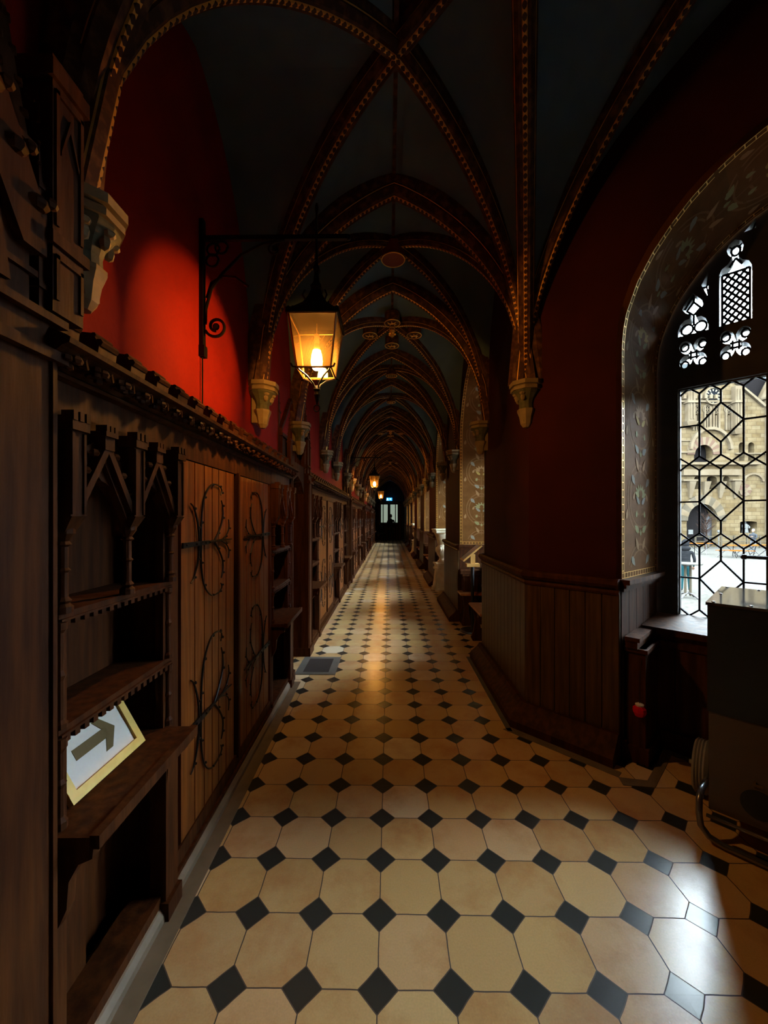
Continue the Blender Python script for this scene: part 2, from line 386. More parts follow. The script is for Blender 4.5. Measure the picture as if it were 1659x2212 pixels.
def lattice(b, t0, z0=.817, z1=2.402, W=.113, P=.528, c0=2.14, y0=.668, y1=.682, w=.0105):
    def clip(p, q):
        a, c = p[1], q[1]
        if max(a,c) <= z0 or min(a,c) >= z1: return
        def cut(p, q, z): k = (z-p[1])/(q[1]-p[1]); return (p[0]+(q[0]-p[0])*k, z)
        if p[1] > q[1]: p, q = q, p
        if p[1] < z0: p = cut(p,q,z0)
        if q[1] > z1: q = cut(p,q,z1)
        bar(b, p, q, w, y0, y1)
    T = lambda k: t0+k*W
    for j in range(-3, 3):
        c = c0+j*P
        for k in range(0, 5):
            if k in (1, 3): clip((T(k),c-.41*P),(T(k),c+.41*P))
            if k in (2,):
                clip((T(k),c+.25*P),(T(k),c+.41*P)); clip((T(k),c-.25*P),(T(k),c-.41*P))
        for s in (1,-1):
            clip((T(1),c),(T(2),c+s*.25*P)); clip((T(3),c),(T(2),c+s*.25*P))
        bar(b, (T(0),min(max(c,z0),z1)), (T(1),min(max(c,z0),z1)), w, y0, y1) if z0 < c < z1 else None
        bar(b, (T(3),c), (T(4),c), w, y0, y1) if z0 < c < z1 else None
        for k in range(4):
            clip((T(k),c+.41*P),(T(k+1),c+.59*P)); clip((T(k),c+.59*P),(T(k+1),c+.41*P))
def leaf(cx, cz, L, W, ang, n=7):
    pts = []
    for i in range(n): k = i/(n-1); pts.append((k*L, W*sin(pi*k**.7)*.5*(1.15 if i%2 else .9)))
    for i in range(n-2,0,-1): k = i/(n-1); pts.append((k*L, -W*sin(pi*k**.7)*.5))
    ca, sa = cos(ang), sin(ang)
    return [(cx+x*ca-y*sa, cz+x*sa+y*ca) for x,y in pts]

def make_window():
    root = bpy.data.objects.new('window_1', None); C.objects.link(root); tag(root, kind='structure')
    # painted reveal (solid shell) above the sill
    b = MB(); A = [rev(PLEN*i/60, 0) for i in range(61)]; B = [rev(PLEN*i/60, RD) for i in range(61)]
    out = lambda p, s=.04: (p[0]*(1+s), p[1], p[2]+ (s if p[2] > 2.6 else 0))
    for i in range(60):
        q = [A[i],A[i+1],B[i+1],B[i]]; b.taper(q, [out(p) for p in q])
    b.build('painted_reveal', 'floral', root)
    # gilt ladder borders
    b = MB().use('gold')
    def ribbon(v0, v1, u0, u1, step=.03, off=.002):
        k = max(1, int((v1-v0)/step)); 
        for i in range(k):
            a, c = v0+(v1-v0)*i/k, v0+(v1-v0)*(i+1)/k
            b.add([rev(a,u0,off),rev(c,u0,off),rev(c,u1,off),rev(a,u1,off)], [(0,1,2,3)])
    for u0, wdt, e in ((.0,.034,.005),(.575,.030,.004)):
        ribbon(0, PLEN, u0, u0+e); ribbon(0, PLEN, u0+wdt-e, u0+wdt)
        k = int(PLEN/.046)
        for i in range(k): ribbon(PLEN*i/k, PLEN*i/k+.005, u0, u0+wdt, 1)
    for v in (.0, PLEN-.038):
        ribbon(v, v+.004, 0, .605, 1); ribbon(v+.034, v+.038, 0, .605, 1)
        for i in range(14): ribbon(v, v+.038, i*.605/14, i*.605/14+.005, 1)
    b.build('gilt_ladder_border', None, root)
    # painted flowers
    b = MB()
    def paint(m, poly, v0, off, flip):
        b.use(m); P = [(v0+z, .305+x) for x,z in poly]
        if any(v < .04 or v > PLEN/2 for v,u in P): return
        if flip: P = [(PLEN-v, u) for v,u in P]
        vs = [rev(v,u,off) for v,u in P]
        for t in tessellate_polygon([[Vector((x,z,0)) for x,z in poly]]): b.add([vs[i] for i in t], [(0,1,2)])
    for flip in (0, 1):
        for k in range(0, 6):
            v0 = .0+.535*k
            a = 10; R = .205
            for i in range(28):
                t0, t1 = 2*pi*i/28, 2*pi*(i+1)/28
                for r in (R, .17): paint('pl5', [(r*cos(t0),r*1.08*sin(t0)-.02),((r+.012)*cos(t0),(r+.012)*1.08*sin(t0)-.02),((r+.012)*cos(t1),(r+.012)*1.08*sin(t1)-.02),(r*cos(t1),r*1.08*sin(t1)-.02)], v0, .0012, flip)
            c1 = ('pl4','pl1','pl3')[k%3]; c2 = ('pl1','pl2','pl4')[k%3]
            for i in range(7):
                an = pi*(.08+.84*i/6); paint(c1, leaf(.02*cos(an), .0, .085, .036, an), v0, .002+.0002*i, flip)
            paint('floral', disc(0,.015,.026), v0, .0045, flip)
            for s in (1,-1):
                paint(c2, leaf(s*.018,-.055,.085,.034, pi/2-s*.9), v0, .0035, flip)
                paint('pl2', leaf(s*.15,.13,.085,.045, pi/2+s*2.4), v0, .0024, flip)
                paint('pl3', leaf(s*.125,-.03,.06,.028, pi/2+s*.5), v0, .0026, flip)
                paint('pl1', leaf(s*.075,-.145,.05,.032, pi/2+s*.3), v0, .0028, flip)
                paint(('pl2','pl1')[k%2], leaf(s*.03,-.245,.085,.045, pi/2-s*1.0), v0, .003, flip)
                paint('pl3', leaf(s*.035,-.365,.10,.036, pi/2-s*.5), v0, .003, flip)
                paint('pl3', leaf(s*.235,-.16,.07,.034, pi/2+s*.2), v0, .003, flip)
                paint('pl5', [(s*.02,-.12),(s*.09,-.10),(s*.095,-.11),(s*.02,-.135)], v0, .0014, flip)
            paint('pl1', leaf(0,-.27,.045,.028, pi/2), v0, .0032, flip)
            paint('pl5', [(-.003,-.40),(.003,-.40),(.003,-.08),(-.003,-.08)], v0, .001, flip)
    b.build('painted_flowers', None, root)
    # stone frame with tracery
    outer = [(-.70,.70)]+arch(.946,.95,z0=1.12)[0:]+[(.70,.70)]
    outer = [(-.70,.70)]+[(t,z) for t,z in arch(.946,.95)][0:]+[(.70,.70)]
    holed('stone_tracery', outer, window_holes(), .63, .74, 'frame', root)
    b = MB(); b.prism(outer, lambda a,c,d: (a,d,c), .684, .688); b.build('glass', 'glass', root)
    b = MB(); lattice(b, -.557); 
    for k in (0,): lattice(b, .105)
    for s in (1,-1):
        cx = s*X2
        for x in (-.068,.068): bar(b, (cx+x,2.775),(cx+x,3.11), .012, .668,.68)
        for z in (2.775,3.11): bar(b, (cx-.068,z),(cx+.068,z), .012, .668,.68)
        import itertools
        for i in range(-5, 10):
            z0_ = 2.775+i*.048
            for dr in (1,-1):
                p = [cx-.068*dr, z0_]; q = [cx+.068*dr, z0_+.165]
                sl = (q[1]-p[1])/(q[0]-p[0])
                if p[1] < 2.775: p = [p[0]+(2.775-p[1])/sl, 2.775]
                if q[1] > 3.11: q = [q[0]-(q[1]-3.11)/sl, 3.11]
                if q[1] > p[1]+.002 and (p[0]-q[0])*dr < 0: bar(b, p, q, .0125, .668, .68)
        for c0 in ((cx,3.245,.022,.03),):
            d = disc(c0[0],c0[1],c0[2],16,c0[3]); 
            for a_, c_ in zip(d, d[1:]+d[:1]): bar(b, a_, c_, .012, .668,.68)
        for i in range(4):
            an = pi/4+i*pi/2; bar(b, (cx+.022*cos(an),3.245+.03*sin(an)), (cx+.05*cos(an),3.245+.06*sin(an)), .005,.668,.68)
        bar(b,(cx-.03,3.15),(cx,3.20),.012,.668,.68); bar(b,(cx+.03,3.15),(cx,3.20),.012,.668,.68)
        for cq in (s*X1, cx, 0.0):
            for dx in (-.016,.016):
                bar(b,(cq+dx,2.60),(cq+dx,2.664),.012,.668,.68); bar(b,(cq-.03,2.632+dx),(cq+.03,2.632+dx),.012,.668,.68)
            for sx in (1,-1):
                for sz in (1,-1):
                    d = disc(cq+sx*.050, 2.632+sz*.062, .022, 12, .027)
                    for a_, c_ in zip(d, d[1:]+d[:1]): bar(b, a_, c_, .012, .668,.68)
        cx = s*X1
        for dx in (-.037,.037):
            d = disc(cx+dx, 2.815, .033, 16, .036)
            for a_, c_ in zip(d, d[1:]+d[:1]): bar(b, a_, c_, .012, .668,.68)
        d = [(cx-.038,2.945),(cx,2.905),(cx+.038,2.945),(cx,2.995)]
        for a_, c_ in zip(d, d[1:]+d[:1]): bar(b, a_, c_, .012, .668,.68)
        bar(b,(cx-.05,2.96),(cx,3.04),.012,.668,.68); bar(b,(cx,2.995),(cx,3.045),.012,.668,.68); bar(b,(cx-.05,2.77),(cx+.05,2.772),.012,.668,.68)
        bar(b,(cx,2.835),(cx,2.90),.012,.668,.68)
        bar(b,(s*-.404,3.07),(s*-.428,3.075),.009,.668,.68); bar(b,(s*-.404,3.07),(s*-.392,3.155),.009,.668,.68); bar(b,(s*-.404,3.07),(s*-.392,2.985),.009,.668,.68)
        bar(b,(s*-.175,3.34),(s*-.158,3.385),.009,.668,.68); bar(b,(s*-.175,3.34),(s*-.212,3.325),.009,.668,.68)
        bar(b,(s*.07,2.77),(s*.07,3.28),.012,.668,.68)
    for z in (2.90,3.02,3.14): bar(b,(-.10,z),(.10,z),.012,.668,.68)
    b.build('lead_cames', 'lead', root)
    # casement edge bead, stile and handle
    b = MB()
    for s in (1,-1):
        for p,q in (((-.557,.817),(-.105,.817)),((-.557,2.402),(-.105,2.402)),((-.557,.817),(-.557,2.402)),((-.105,.817),(-.105,2.402))):
            bar(b, (s*p[0],p[1]),(s*q[0],q[1]), .016, .655, .70)
    b.build('casement_bead', 'frame', root)
    b = MB(); b.box(-.075,-.045,.60,.635,1.18,1.33); b.tube([(-.06,.62,1.256),(-.06,.585,1.256),(-.10,.575,1.256),(-.20,.575,1.256)],.011,8); b.blob((-.21,.575,1.256),(.02,.014,.017))
    b.build('handle', 'iron', root)
    # panelled foot of both jambs, sill ledges
    b = MB()
    for s in (1,-1):
        for y0,y1 in ((.0,.115),(.12,.235),(.24,.355),(.36,.475),(.48,.62)):
            x = lambda y: .74-.06*y/.62
            b.taper([(s*x(y0),y0,0),(s*x(y1),y1,0),(s*(x(y1)+.05),y1,0),(s*(x(y0)+.05),y0,0)], [(s*x(y0),y0,1.07),(s*x(y1),y1,1.07),(s*(x(y1)+.05),y1,1.07),(s*(x(y0)+.05),y0,1.07)])
        b.taper([(s*.715,.0,0),(s*.675,.60,0),(s*.76,.60,0),(s*.76,.0,0)], [(s*.715,.0,.12),(s*.675,.60,.12),(s*.76,.60,.12),(s*.76,.0,.12)])
    b.build('jamb_panelling', 'wood', root)
    b = MB()
    for s in (1,-1):
        for z0,z1,e in ((1.045,1.065,.018),(1.065,1.088,.03),(1.088,1.118,.05)):
            b.taper([(s*(.74-e),-.02,z0),(s*(.68-e),.62,z0),(s*.74,.62,z0),(s*.78,-.02,z0)], [(s*(.74-e),-.02,z1),(s*(.68-e),.62,z1),(s*.74,.62,z1),(s*.78,-.02,z1)])
    b.build('jamb_ledge', 'wood', root)
    # wooden front below the glass and its sill
    b = MB()
    n = 8
    for i in range(n): b.box(-.70+1.4*i/n+.003, -.70+1.4*(i+1)/n-.003, .345, .38, 0, .74)
    b.box(-.72,.72,.365,.40,0,.75); b.box(-.72,.72,.33,.37,.66,.70); b.box(-.72,.72,.38,.70,.55,.76); b.box(-.72,.72,.31,.345,0,.12)
    b.build('front_panelling', 'wood', root)
    b = MB(); b.taper([(-.70,.30,.745),(.70,.30,.745),(.70,.66,.80),(-.70,.66,.80)], [(-.70,.30,.785),(.70,.30,.785),(.70,.66,.825),(-.70,.66,.825)])
    b.build('sill', 'wood', root)
    # moulded end block against the left jamb
    b = MB()
    for s in (1,-1):
        b.box(min(s*.62,s*.72),max(s*.62,s*.72),.03,.34,0,.70); b.box(min(s*.605,s*.73),max(s*.605,s*.73),.015,.355,.675,.70)
        b.box(min(s*.655,s*.72),max(s*.655,s*.72),.0,.35,.70,.745); b.box(min(s*.64,s*.72),max(s*.64,s*.72),-.01,.36,.745,.77); b.box(min(s*.60,s*.72),max(s*.60,s*.72),.01,.36,0,.10)
    b.build('jamb_block', 'wood', root)
    return root
W1 = make_window(); W1.location = (1.97,1.97,0); W1.rotation_euler = (0,0,radians(-45))
NB = 8; PER = 2.93
for k in range(NB-1):
    w = copy_tree(W1); w.name = 'window_%d' % (k+2); w.location = (1.02, 5.02+PER*k, 0); w.rotation_euler = (0,0,radians(-90))

# ------------------------------------------------------------------ right-hand walls
def wall_front(L0, L1, top=4.4):
    b = MB(); a = arch(1.0,1.0,z0=0)
    b.prism([(L0,0)]+a+[(L1,0),(L1,top),(L0,top)], lambda x,z,d: (x,d,z), 0, .09); return b
o = struct('wall_right', wall_front(-1.343,1.343), 'red_shaded'); o.location = (1.97,1.97,0); o.rotation_euler = (0,0,radians(-45))
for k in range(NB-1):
    o = struct('wall_right', wall_front(-1.465, 1.465), 'red_shaded'); o.location = (1.02,5.02+PER*k,0); o.rotation_euler = (0,0,radians(-90))
b = MB(); b.box(1.02,1.11,2.92,3.556,0,4.4); b.box(1.02,1.11,5.02+PER*(NB-1)-1.465,26.8,0,4.4); struct('wall_right', b, 'red_shaded')

def wainscot(name, x0, x1, loc, rz, e0=0.0, e1=0.0, label='', group=None, boards=.105):
    t = thing(name, label, 'panelling', loc, rz, group)
    def run(poly, a, c, m, nm):
        # poly of (protrusion, z); ends mitred
        b = MB(); P0 = [(a-e0*p, -p, z) for p,z in poly]; P1 = [(c+e1*p, -p, z) for p,z in poly]
        b.taper(P0, P1); b.build(nm, m, t)
    run([(0,0),(.155,0),(.155,.055),(.14,.075),(.075,.135),(.055,.165),(0,.165)], x0, x1, 'wood', 'plinth')
    b = MB(); n = max(1, round((x1-x0)/boards))
    for i in range(n):
        a, c = x0+(x1-x0)*i/n, x0+(x1-x0)*(i+1)/n
        ea = e0*.028 if i == 0 else 0; ec = e1*.028 if i == n-1 else 0
        g = .004
        b.taper([(a-ea,-.022,.16),(a+g,-.028,.16),(c-g,-.028,.16),(c+ec,-.022,.16),(c,0,.16),(a,0,.16)],
                [(a-ea,-.022,1.03),(a+g,-.028,1.03),(c-g,-.028,1.03),(c+ec,-.022,1.03),(c,0,1.03),(a,0,1.03)])
    b.build('boarding', 'woodlit', t)
    run([(0,1.02),(.035,1.02),(.042,1.035),(.03,1.05),(.05,1.065),(.065,1.085),(.065,1.105),(.05,1.12),(0,1.12)], x0, x1, 'wood', 'dado_rail')
    return t
wainscot('wainscot', 2.92-4.28, 0, (1.02,2.92,0), radians(-90), 0, .414, 'dark board wainscot on the corridor face of the nearest right-hand pier') 
wainscot('wainscot', -1.343, -.745, (1.97,1.97,0), radians(-45), .414, 0, 'very dark wainscot on the slanting wall left of the big leaded window')
ordn = ['second','third','fourth','fifth','sixth','seventh','eighth']
for k in range(NB-2+1):
    y0 = 5.765+PER*k; y1 = y0+1.45 if k < NB-2 else 26.5
    wainscot('wainscot', -(y1-y0), 0, (1.02,y0,0), radians(-90), 0, 0,
             'board wainscot on the %s pier along the right side of the corridor' % ordn[k], 'pier wainscots down the corridor', boards=.105 if k < 2 else .21)

# ------------------------------------------------------------------ vault
SP = 2.47; HW = 1.02; XC = .035
def fp(t):                                   # two-centred pointed arch, 1 at the crown, 0 at the springing
    x = min(1,abs(t))*.95; return sqrt(max(0, 1.58**2-(x+.63)**2))/1.449
def fb(t): t = min(1,abs(t)); return .55*sqrt(max(0,1-t*t))+.45*fp(t)
ribn = [0]
def rib(pts, w, d, label=None, gold=.026):
    ribn[0] += 1; nm = 'trim_%d' % ribn[0]
    pts = [Vector(p) for p in pts]
    h = pts[-1]-pts[0]
    if Vector((h.x,h.y)).length < .05: h = pts[len(pts)//2]-pts[0]
    h = Vector((h.x,h.y,0)).normalized(); side = Vector((-h.y,h.x,0))
    def frames():
        for i,p in enumerate(pts):
            t = (pts[min(i+1,len(pts)-1)]-pts[max(i-1,0)]).normalized(); n = t.cross(side).normalized()
            yield p, n
    fr = [(p, (n if n.z > 0 or i > len(pts)//2 and False else n)) for i,(p,n) in enumerate(frames())]
    # keep n pointing away from the room (up / outward): n must have consistent sign; choose by crown
    mid = fr[len(fr)//2][1]
    fr2 = []
    last = None
    top = max(range(len(fr)), key=lambda i: fr[i][0].z); ref = fr[top][1] if fr[top][1].z > 0 else -fr[top][1]
    sgn = 1 if fr[top][1].z > 0 else -1
    fr = [(p, n*sgn) for p,n in fr]
    prof = [(-w/2,d+.16,1),(-w/2,d*.75),(-w*.40,d*.5),(-w*.42,d*.25),(-w*.24,0),(w*.24,0),(w*.42,d*.25),(w*.40,d*.5),(w/2,d*.75),(w/2,d+.16,1)]
    b = MB(); vs = []; k = len(prof)
    for p,n in fr: vs += [p+side*q[0]+n*(q[1] if len(q) == 2 else d+.01+.15*max(0,n.z)**2) for q in prof]
    fs = [(i*k+j,i*k+(j+1)%k,(i+1)*k+(j+1)%k,(i+1)*k+j) for i in range(len(fr)-1) for j in range(k)]
    fs += [tuple(range(k)), tuple((len(fr)-1)*k+j for j in reversed(range(k)))]
    b.add(vs, fs); o = struct(nm, b, 'rib')
    # gilt bead along the soffit
    me = bpy.data.meshes.new('gilt_bead'); vv = []; ff = []; uv = []; s_ = 0
    S = [0]
    for (p,_),(q,_) in zip(fr, fr[1:]): S.append(S[-1]+(q-p).length)
    for p,n in fr: vv += [p-side*gold/2-n*.001, p-side*gold*.32-n*.008, p+side*gold*.32-n*.008, p+side*gold/2-n*.001]
    for i in range(len(fr)-1):
        for j in range(3): ff.append((i*4+j,i*4+j+1,(i+1)*4+j+1,(i+1)*4+j)); uv += [(S[i],j/3),(S[i],(j+1)/3),(S[i+1],(j+1)/3),(S[i+1],j/3)]
    me.from_pydata([tuple(v) for v in vv], [], ff); L = me.uv_layers.new(name='UVMap')
    for i,c in enumerate(uv): L.data[i].uv = c
    me.materials.append(M['bead']); g = bpy.data.objects.new('gilt_bead', me); C.objects.link(g); g.parent = o
    # thin gilt edge lines on both arrises
    b = MB()
    for q in (-w*.40, w*.40):
        b.tube([p+side*q+n*d*.36 for p,n in fr], .0045, 4, cap=False)
    b.build('gilt_edge', 'gold', o)
    return o
def tr_pts(Y, x0=-.955, x1=.955, n=36):
    return [(XC+x0+(x1-x0)*i/n, Y, SP+1.40*fp((x0+(x1-x0)*i/n)/.955)) for i in range(n+1)]
def dg_pts(y0, y1, sgn, n=36, t0=-1, t1=1):
    out = []
    for i in range(n+1):
        t = t0+(t1-t0)*i/n; out.append((XC+.955*t, (y0+y1)/2+sgn*t*(y1-y0)/2, SP+1.43*fb(t)))
    return out
def web(x0, x1, y0, y1, half=None, nx=28, ny=20, name='ceiling'):
    b = MB(); vs = []; yc = (y0+y1)/2; hw = (y1-y0)/2; x0 -= .07; x1 += .03
    ok = {}
    for j in range(ny+1):
        for i in range(nx+1):
            x = x0+(x1-x0)*i/nx; y = y0+(y1-y0)*j/ny
            z = SP-.02+1.53*fb(min(abs(x)/HW, abs(y-yc)/hw)); vs.append((x+XC,y,z))
    fs = []
    for j in range(ny):
        for i in range(nx):
            x = x0+(x1-x0)*(i+.5)/nx; y = y0+(y1-y0)*(j+.5)/ny
            if half and half(x,y): continue
            a = j*(nx+1)+i; q = (a,a+1,a+nx+2,a+nx+1)
            # split the cell along its groin diagonal
            if x*(y-yc) > 0: fs += [(q[0],q[1],q[2]),(q[0],q[2],q[3])]
            else: fs += [(q[0],q[1],q[3]),(q[1],q[2],q[3])]
    b.add(vs, fs); o = tag(b.build(name, 'vault', smooth=False), kind='structure'); return o
YS = []
for k in range(NB): YS += [2.93+PER*k, 4.15+PER*k]
Y0 = 1.22
web(-HW, HW, Y0, 2.93, half=lambda x,y: x > 0 and (y-(Y0+2.93)/2)/((2.93-Y0)/2) < x/HW)
for a, c in zip(YS, YS[1:]): web(-HW, HW, a, c)
web(-HW, HW, YS[-1], 26.7, nx=16, ny=8)
rib(tr_pts(Y0, x1=0.0), .16, .13)
for Y in YS: rib(tr_pts(Y), .16 if Y < 8 else .15, .13)
rib(dg_pts(Y0,2.93,1), .12, .11)                            # near-left corbel to nearest right corbel
rib(dg_pts(Y0,2.93,-1,n=24,t1=0)+[(.19,1.94,3.93),(.36,1.79,3.97),(.60,1.58,4.02)], .12, .11)
for a, c in zip(YS, YS[1:]):
    if a > 20: break
    rib(dg_pts(a,c,1), .09, .08); rib(dg_pts(a,c,-1), .09, .08)
# ridge lines
for a, c in [(Y0,2.93)]+list(zip(YS, YS[1:])):
    if a > 14: break
    b = MB(); b.box(XC-.012,XC+.012,a+.08,c-.08,SP+1.50,SP+1.55); ribn[0]+=1; struct('trim_%d' % ribn[0], b, 'rib')
# corner bay over the camera
def cp(p0, p1, h, n=26, f=fp, ext=0):
    return [(p0[0]+(p1[0]-p0[0])*i/n, p0[1]+(p1[1]-p0[1])*i/n, SP+h*f(1-i/n)) for i in range(n+1)]
R1 = (.995,2.91); R1b = (2.91,.995); PB = (.35,1.05); PBb = (1.05,.35); PC = (1.60,1.60)
rib(cp(R1,PB,1.66), .12, .11); rib(cp(R1,PC,1.66), .12, .11)
rib(cp(R1b,PBb,1.66), .12, .11); rib(cp(R1b,PC,1.66), .12, .11)
def patch(A, B):
    b = MB(); n = len(A); K = 8; vs = []
    for i in range(n):
        a, c = Vector(A[i]), Vector(B[i])
        for k in range(K+1):
            q = a.lerp(c, k/K); q.z += .11 + .10*sin(pi*k/K)*(c-a).length*.5; vs.append(q)
    fs = [(i*(K+1)+k,i*(K+1)+k+1,(i+1)*(K+1)+k+1,(i+1)*(K+1)+k) for i in range(n-1) for k in range(K)]
    b.add(vs, fs); return tag(b.build('ceiling', 'vault', smooth=True), kind='structure')
rc = cp(R1,(XC,(Y0+2.93)/2),1.43,f=fb); rb_ = cp(R1,PB,1.66); rr = cp(R1,PC,1.66); rw = cp((.99,2.95),(1.97,1.97),1.75)
patch(rc, rb_); patch(rb_, rr); patch(rr, rw)
mir = lambda P: [(p[1],p[0],p[2]) for p in P]
patch(mir(rb_), mir(rr)); patch(mir(rr), mir(rw))
b = MB(); b.box(-1.5,6,-3,2.09,4.35,4.5); b.box(0,6,2.0,3.4,4.35,4.5); struct('ceiling', b, 'vault')
b = MB(); b.box(-1.6,1.12,1.9,27.0,4.38,4.5); struct('roof', b, 'vault')  # unseen slab added over the vault to stop sky light leaking in

# ------------------------------------------------------------------ left wall, end wall, shell behind the camera
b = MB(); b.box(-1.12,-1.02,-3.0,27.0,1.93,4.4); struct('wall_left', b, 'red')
b = MB(); b.box(-1.55,-1.42,-3.0,27.0,0,1.93); b.box(-1.55,-1.02,-3,27,1.90,1.93); struct('wall_left', b, 'wood')
b = MB(); b.box(-1.6,2.6,26.6,26.9,0,4.4); struct('wall_end', b, 'dark')
b = MB(); b.box(-1.6,6,-3.1,-3.0,0,4.5); struct('wall_back', b, 'red_shaded')
b = MB(); b.box(5.9,6.0,-3,1.1,0,4.5); struct('wall_far_right', b, 'red_shaded')
b = MB(); b.box(2.92,6.0,1.02,1.14,0,4.5); struct('wall_right', b, 'red_shaded')

# ------------------------------------------------------------------ corbels
def corbel(label, loc, rz, group=None):
    t = thing('corbel', label, 'corbel', loc, rz, group)
    r8 = pi/8
    b = MB(); b.lathe([(.112,.0),(.112,.022),(.098,.034),(.090,.034)], (.07,0,-.034), 8, r8); b.lathe([(.12,.0),(.12,.03)], (.07,0,0.0), 8, r8); b.build('abacus', 'stone', t)
    b = MB(); b.lathe([(.052,-.165),(.05,-.13),(.058,-.10),(.085,-.06),(.100,-.045),(.096,-.034)], (.07,0,0), 12)
    b.build('bell', 'stoneg', t)
    b = MB()
    for a in (-.9,0,.9):
        c = Vector((.07+.068*cos(a), .068*sin(a), -.085)); b.blob(c, (.018,.018,.028), 6, 4); b.blob(c+Vector((.012*cos(a),.012*sin(a),.024)), (.022,.022,.012), 6, 4)
    b.build('carved_leaf', 'stone', t)
    b = MB(); b.lathe([(.0,-.30),(.022,-.296),(.04,-.27),(.05,-.215),(.064,-.18),(.064,-.165),(.03,-.165)], (.07,0,0), 8, r8)
    b.box(.0,.1,-.03,.03,-.26,-.02); b.build('pendant', 'stone', t)
    return t
cl = corbel('pale grey corbel high on the red wall at the upper left, nearest to the viewer', (-1.02,Y0,2.44), 0)
names = ['first','second','third','fourth','fifth','sixth','seventh','eighth']
lab = lambda s, i: 'carved stone corbel, %s along the %s wall of the corridor' % (['one beside the first lantern bracket' , 'second','third','fourth','fifth','sixth','seventh','eighth','ninth','tenth'][min(i,9)], s)
for i, Y in enumerate(YS):
    for s in (-1,1):
        if i == 0: L = 'cream and green corbel on the red wall between lantern and bracket' if s < 0 else 'brown stone corbel where three ribs meet on the nearest right-hand pier'
        elif i < 8: L = 'stone corbel number %s from the front on the %s side wall' % (['','two','three','four','five','six','seven','eight'][i], 'red left' if s < 0 else 'right')
        else: L = 'tiny distant corbel at the far end of the corridor'
        corbel(L, (-1.01 if s < 0 else (1.02 if i else 1.075), Y, 2.46), 0 if s < 0 else pi, 'corbels carrying the vault ribs' if i else None)

# ------------------------------------------------------------------ ceiling bosses
def boss(label, x, y, r, face, emblem, group):
    t = thing('ceiling_boss', label, 'boss', (x+XC,y,3.815), 0, group)
    b = MB(); b.lathe([(r*.97,0),(r*.97,.12)], n=28); b.build('disc', face, t)
    b = MB(); ring = [(r*cos(2*pi*i/36), r*sin(2*pi*i/36), -.002) for i in range(37)]; b.tube(ring, .0055, 5, cap=False); b.build('gilt_rim', 'gold', t)
    if emblem == 'beast':
        b = MB(); P = [(-.055,.0),(-.02,.012),(.02,.004),(.05,.025)]
        b.tube([(a*r/.1,c*r/.1,-.004) for a,c in P], .008, 5)
        for p,q in (((-.045,0),(-.06,-.03)),((-.02,.01),(-.03,.05)),((.02,.0),(.045,-.035)),((.0,.0),(-.01,-.045)),((.04,.02),(.03,.055))):
            b.tube([(p[0]*r/.1,p[1]*r/.1,-.004),(q[0]*r/.1,q[1]*r/.1,-.004)], .006, 5)
        b.build('painted_beast', 'gold', t)
    elif emblem == 'bars':
        b = MB()
        for i,x_ in enumerate((-.045,-.015,.015,.045)): b.box(x_-.007,x_+.007,-.05+.01*(i%2),.05,-.004,.0)
        b.box(-.06,.0,-.006,.006,-.005,0); b.build('painted_bars', 'stone', t)
    return t
boss('plain rust-red round ceiling boss with gilt rim, nearest of the bosses', 0.0, 3.56, .104, 'bossred', None, None)
for i,k in enumerate((0,2,4)):
    yc = 5.02+PER*k; w = ['','farther ','distant ','faint '][i]
    for nm, x, y in (('front',0,yc-.30),('left',-.28,yc+.02),('right',.28,yc+.02),('rear',0,yc+.32)):
        boss('%sround boss with gilded beast, the %s one of its cluster of four' % (w, {'front':'upper','left':'left-hand','right':'right-hand','rear':'lower'}[nm]), x, y, .092, 'rib', 'beast', 'beast bosses in clusters of four')
    b = MB(); b.lathe([(0,-.05),(.03,-.03),(.02,0),(.045,.03),(.02,.06)], (XC,yc,3.83), 8)
    for a in range(5): b.blob((XC+.035*cos(a*1.256),yc+.035*sin(a*1.256),3.82),(.018,.018,.012),6,4)
    tag(b.build('ceiling_pendant','gold'), ['small gilded flower pendant amid the nearest four beast bosses','gilded flower pendant in the second cluster of bosses','gilded flower pendant in the third, distant cluster of bosses'][i], 'pendant')
for i,k in enumerate((1,3,5)):
    boss(['round boss with vertical bars between two boss clusters','second barred round boss farther down the vault','third barred round boss far down the vault'][i], 0, 3.54+PER*k, .088, 'rib', 'bars', 'barred bosses')
for i,k in enumerate((1,3)):
    boss(['round boss in the second long bay past the clustered bosses','round boss in a far long bay of the vault'][i], 0, 5.02+PER*k, .085, 'rib', 'beast', 'single bosses')
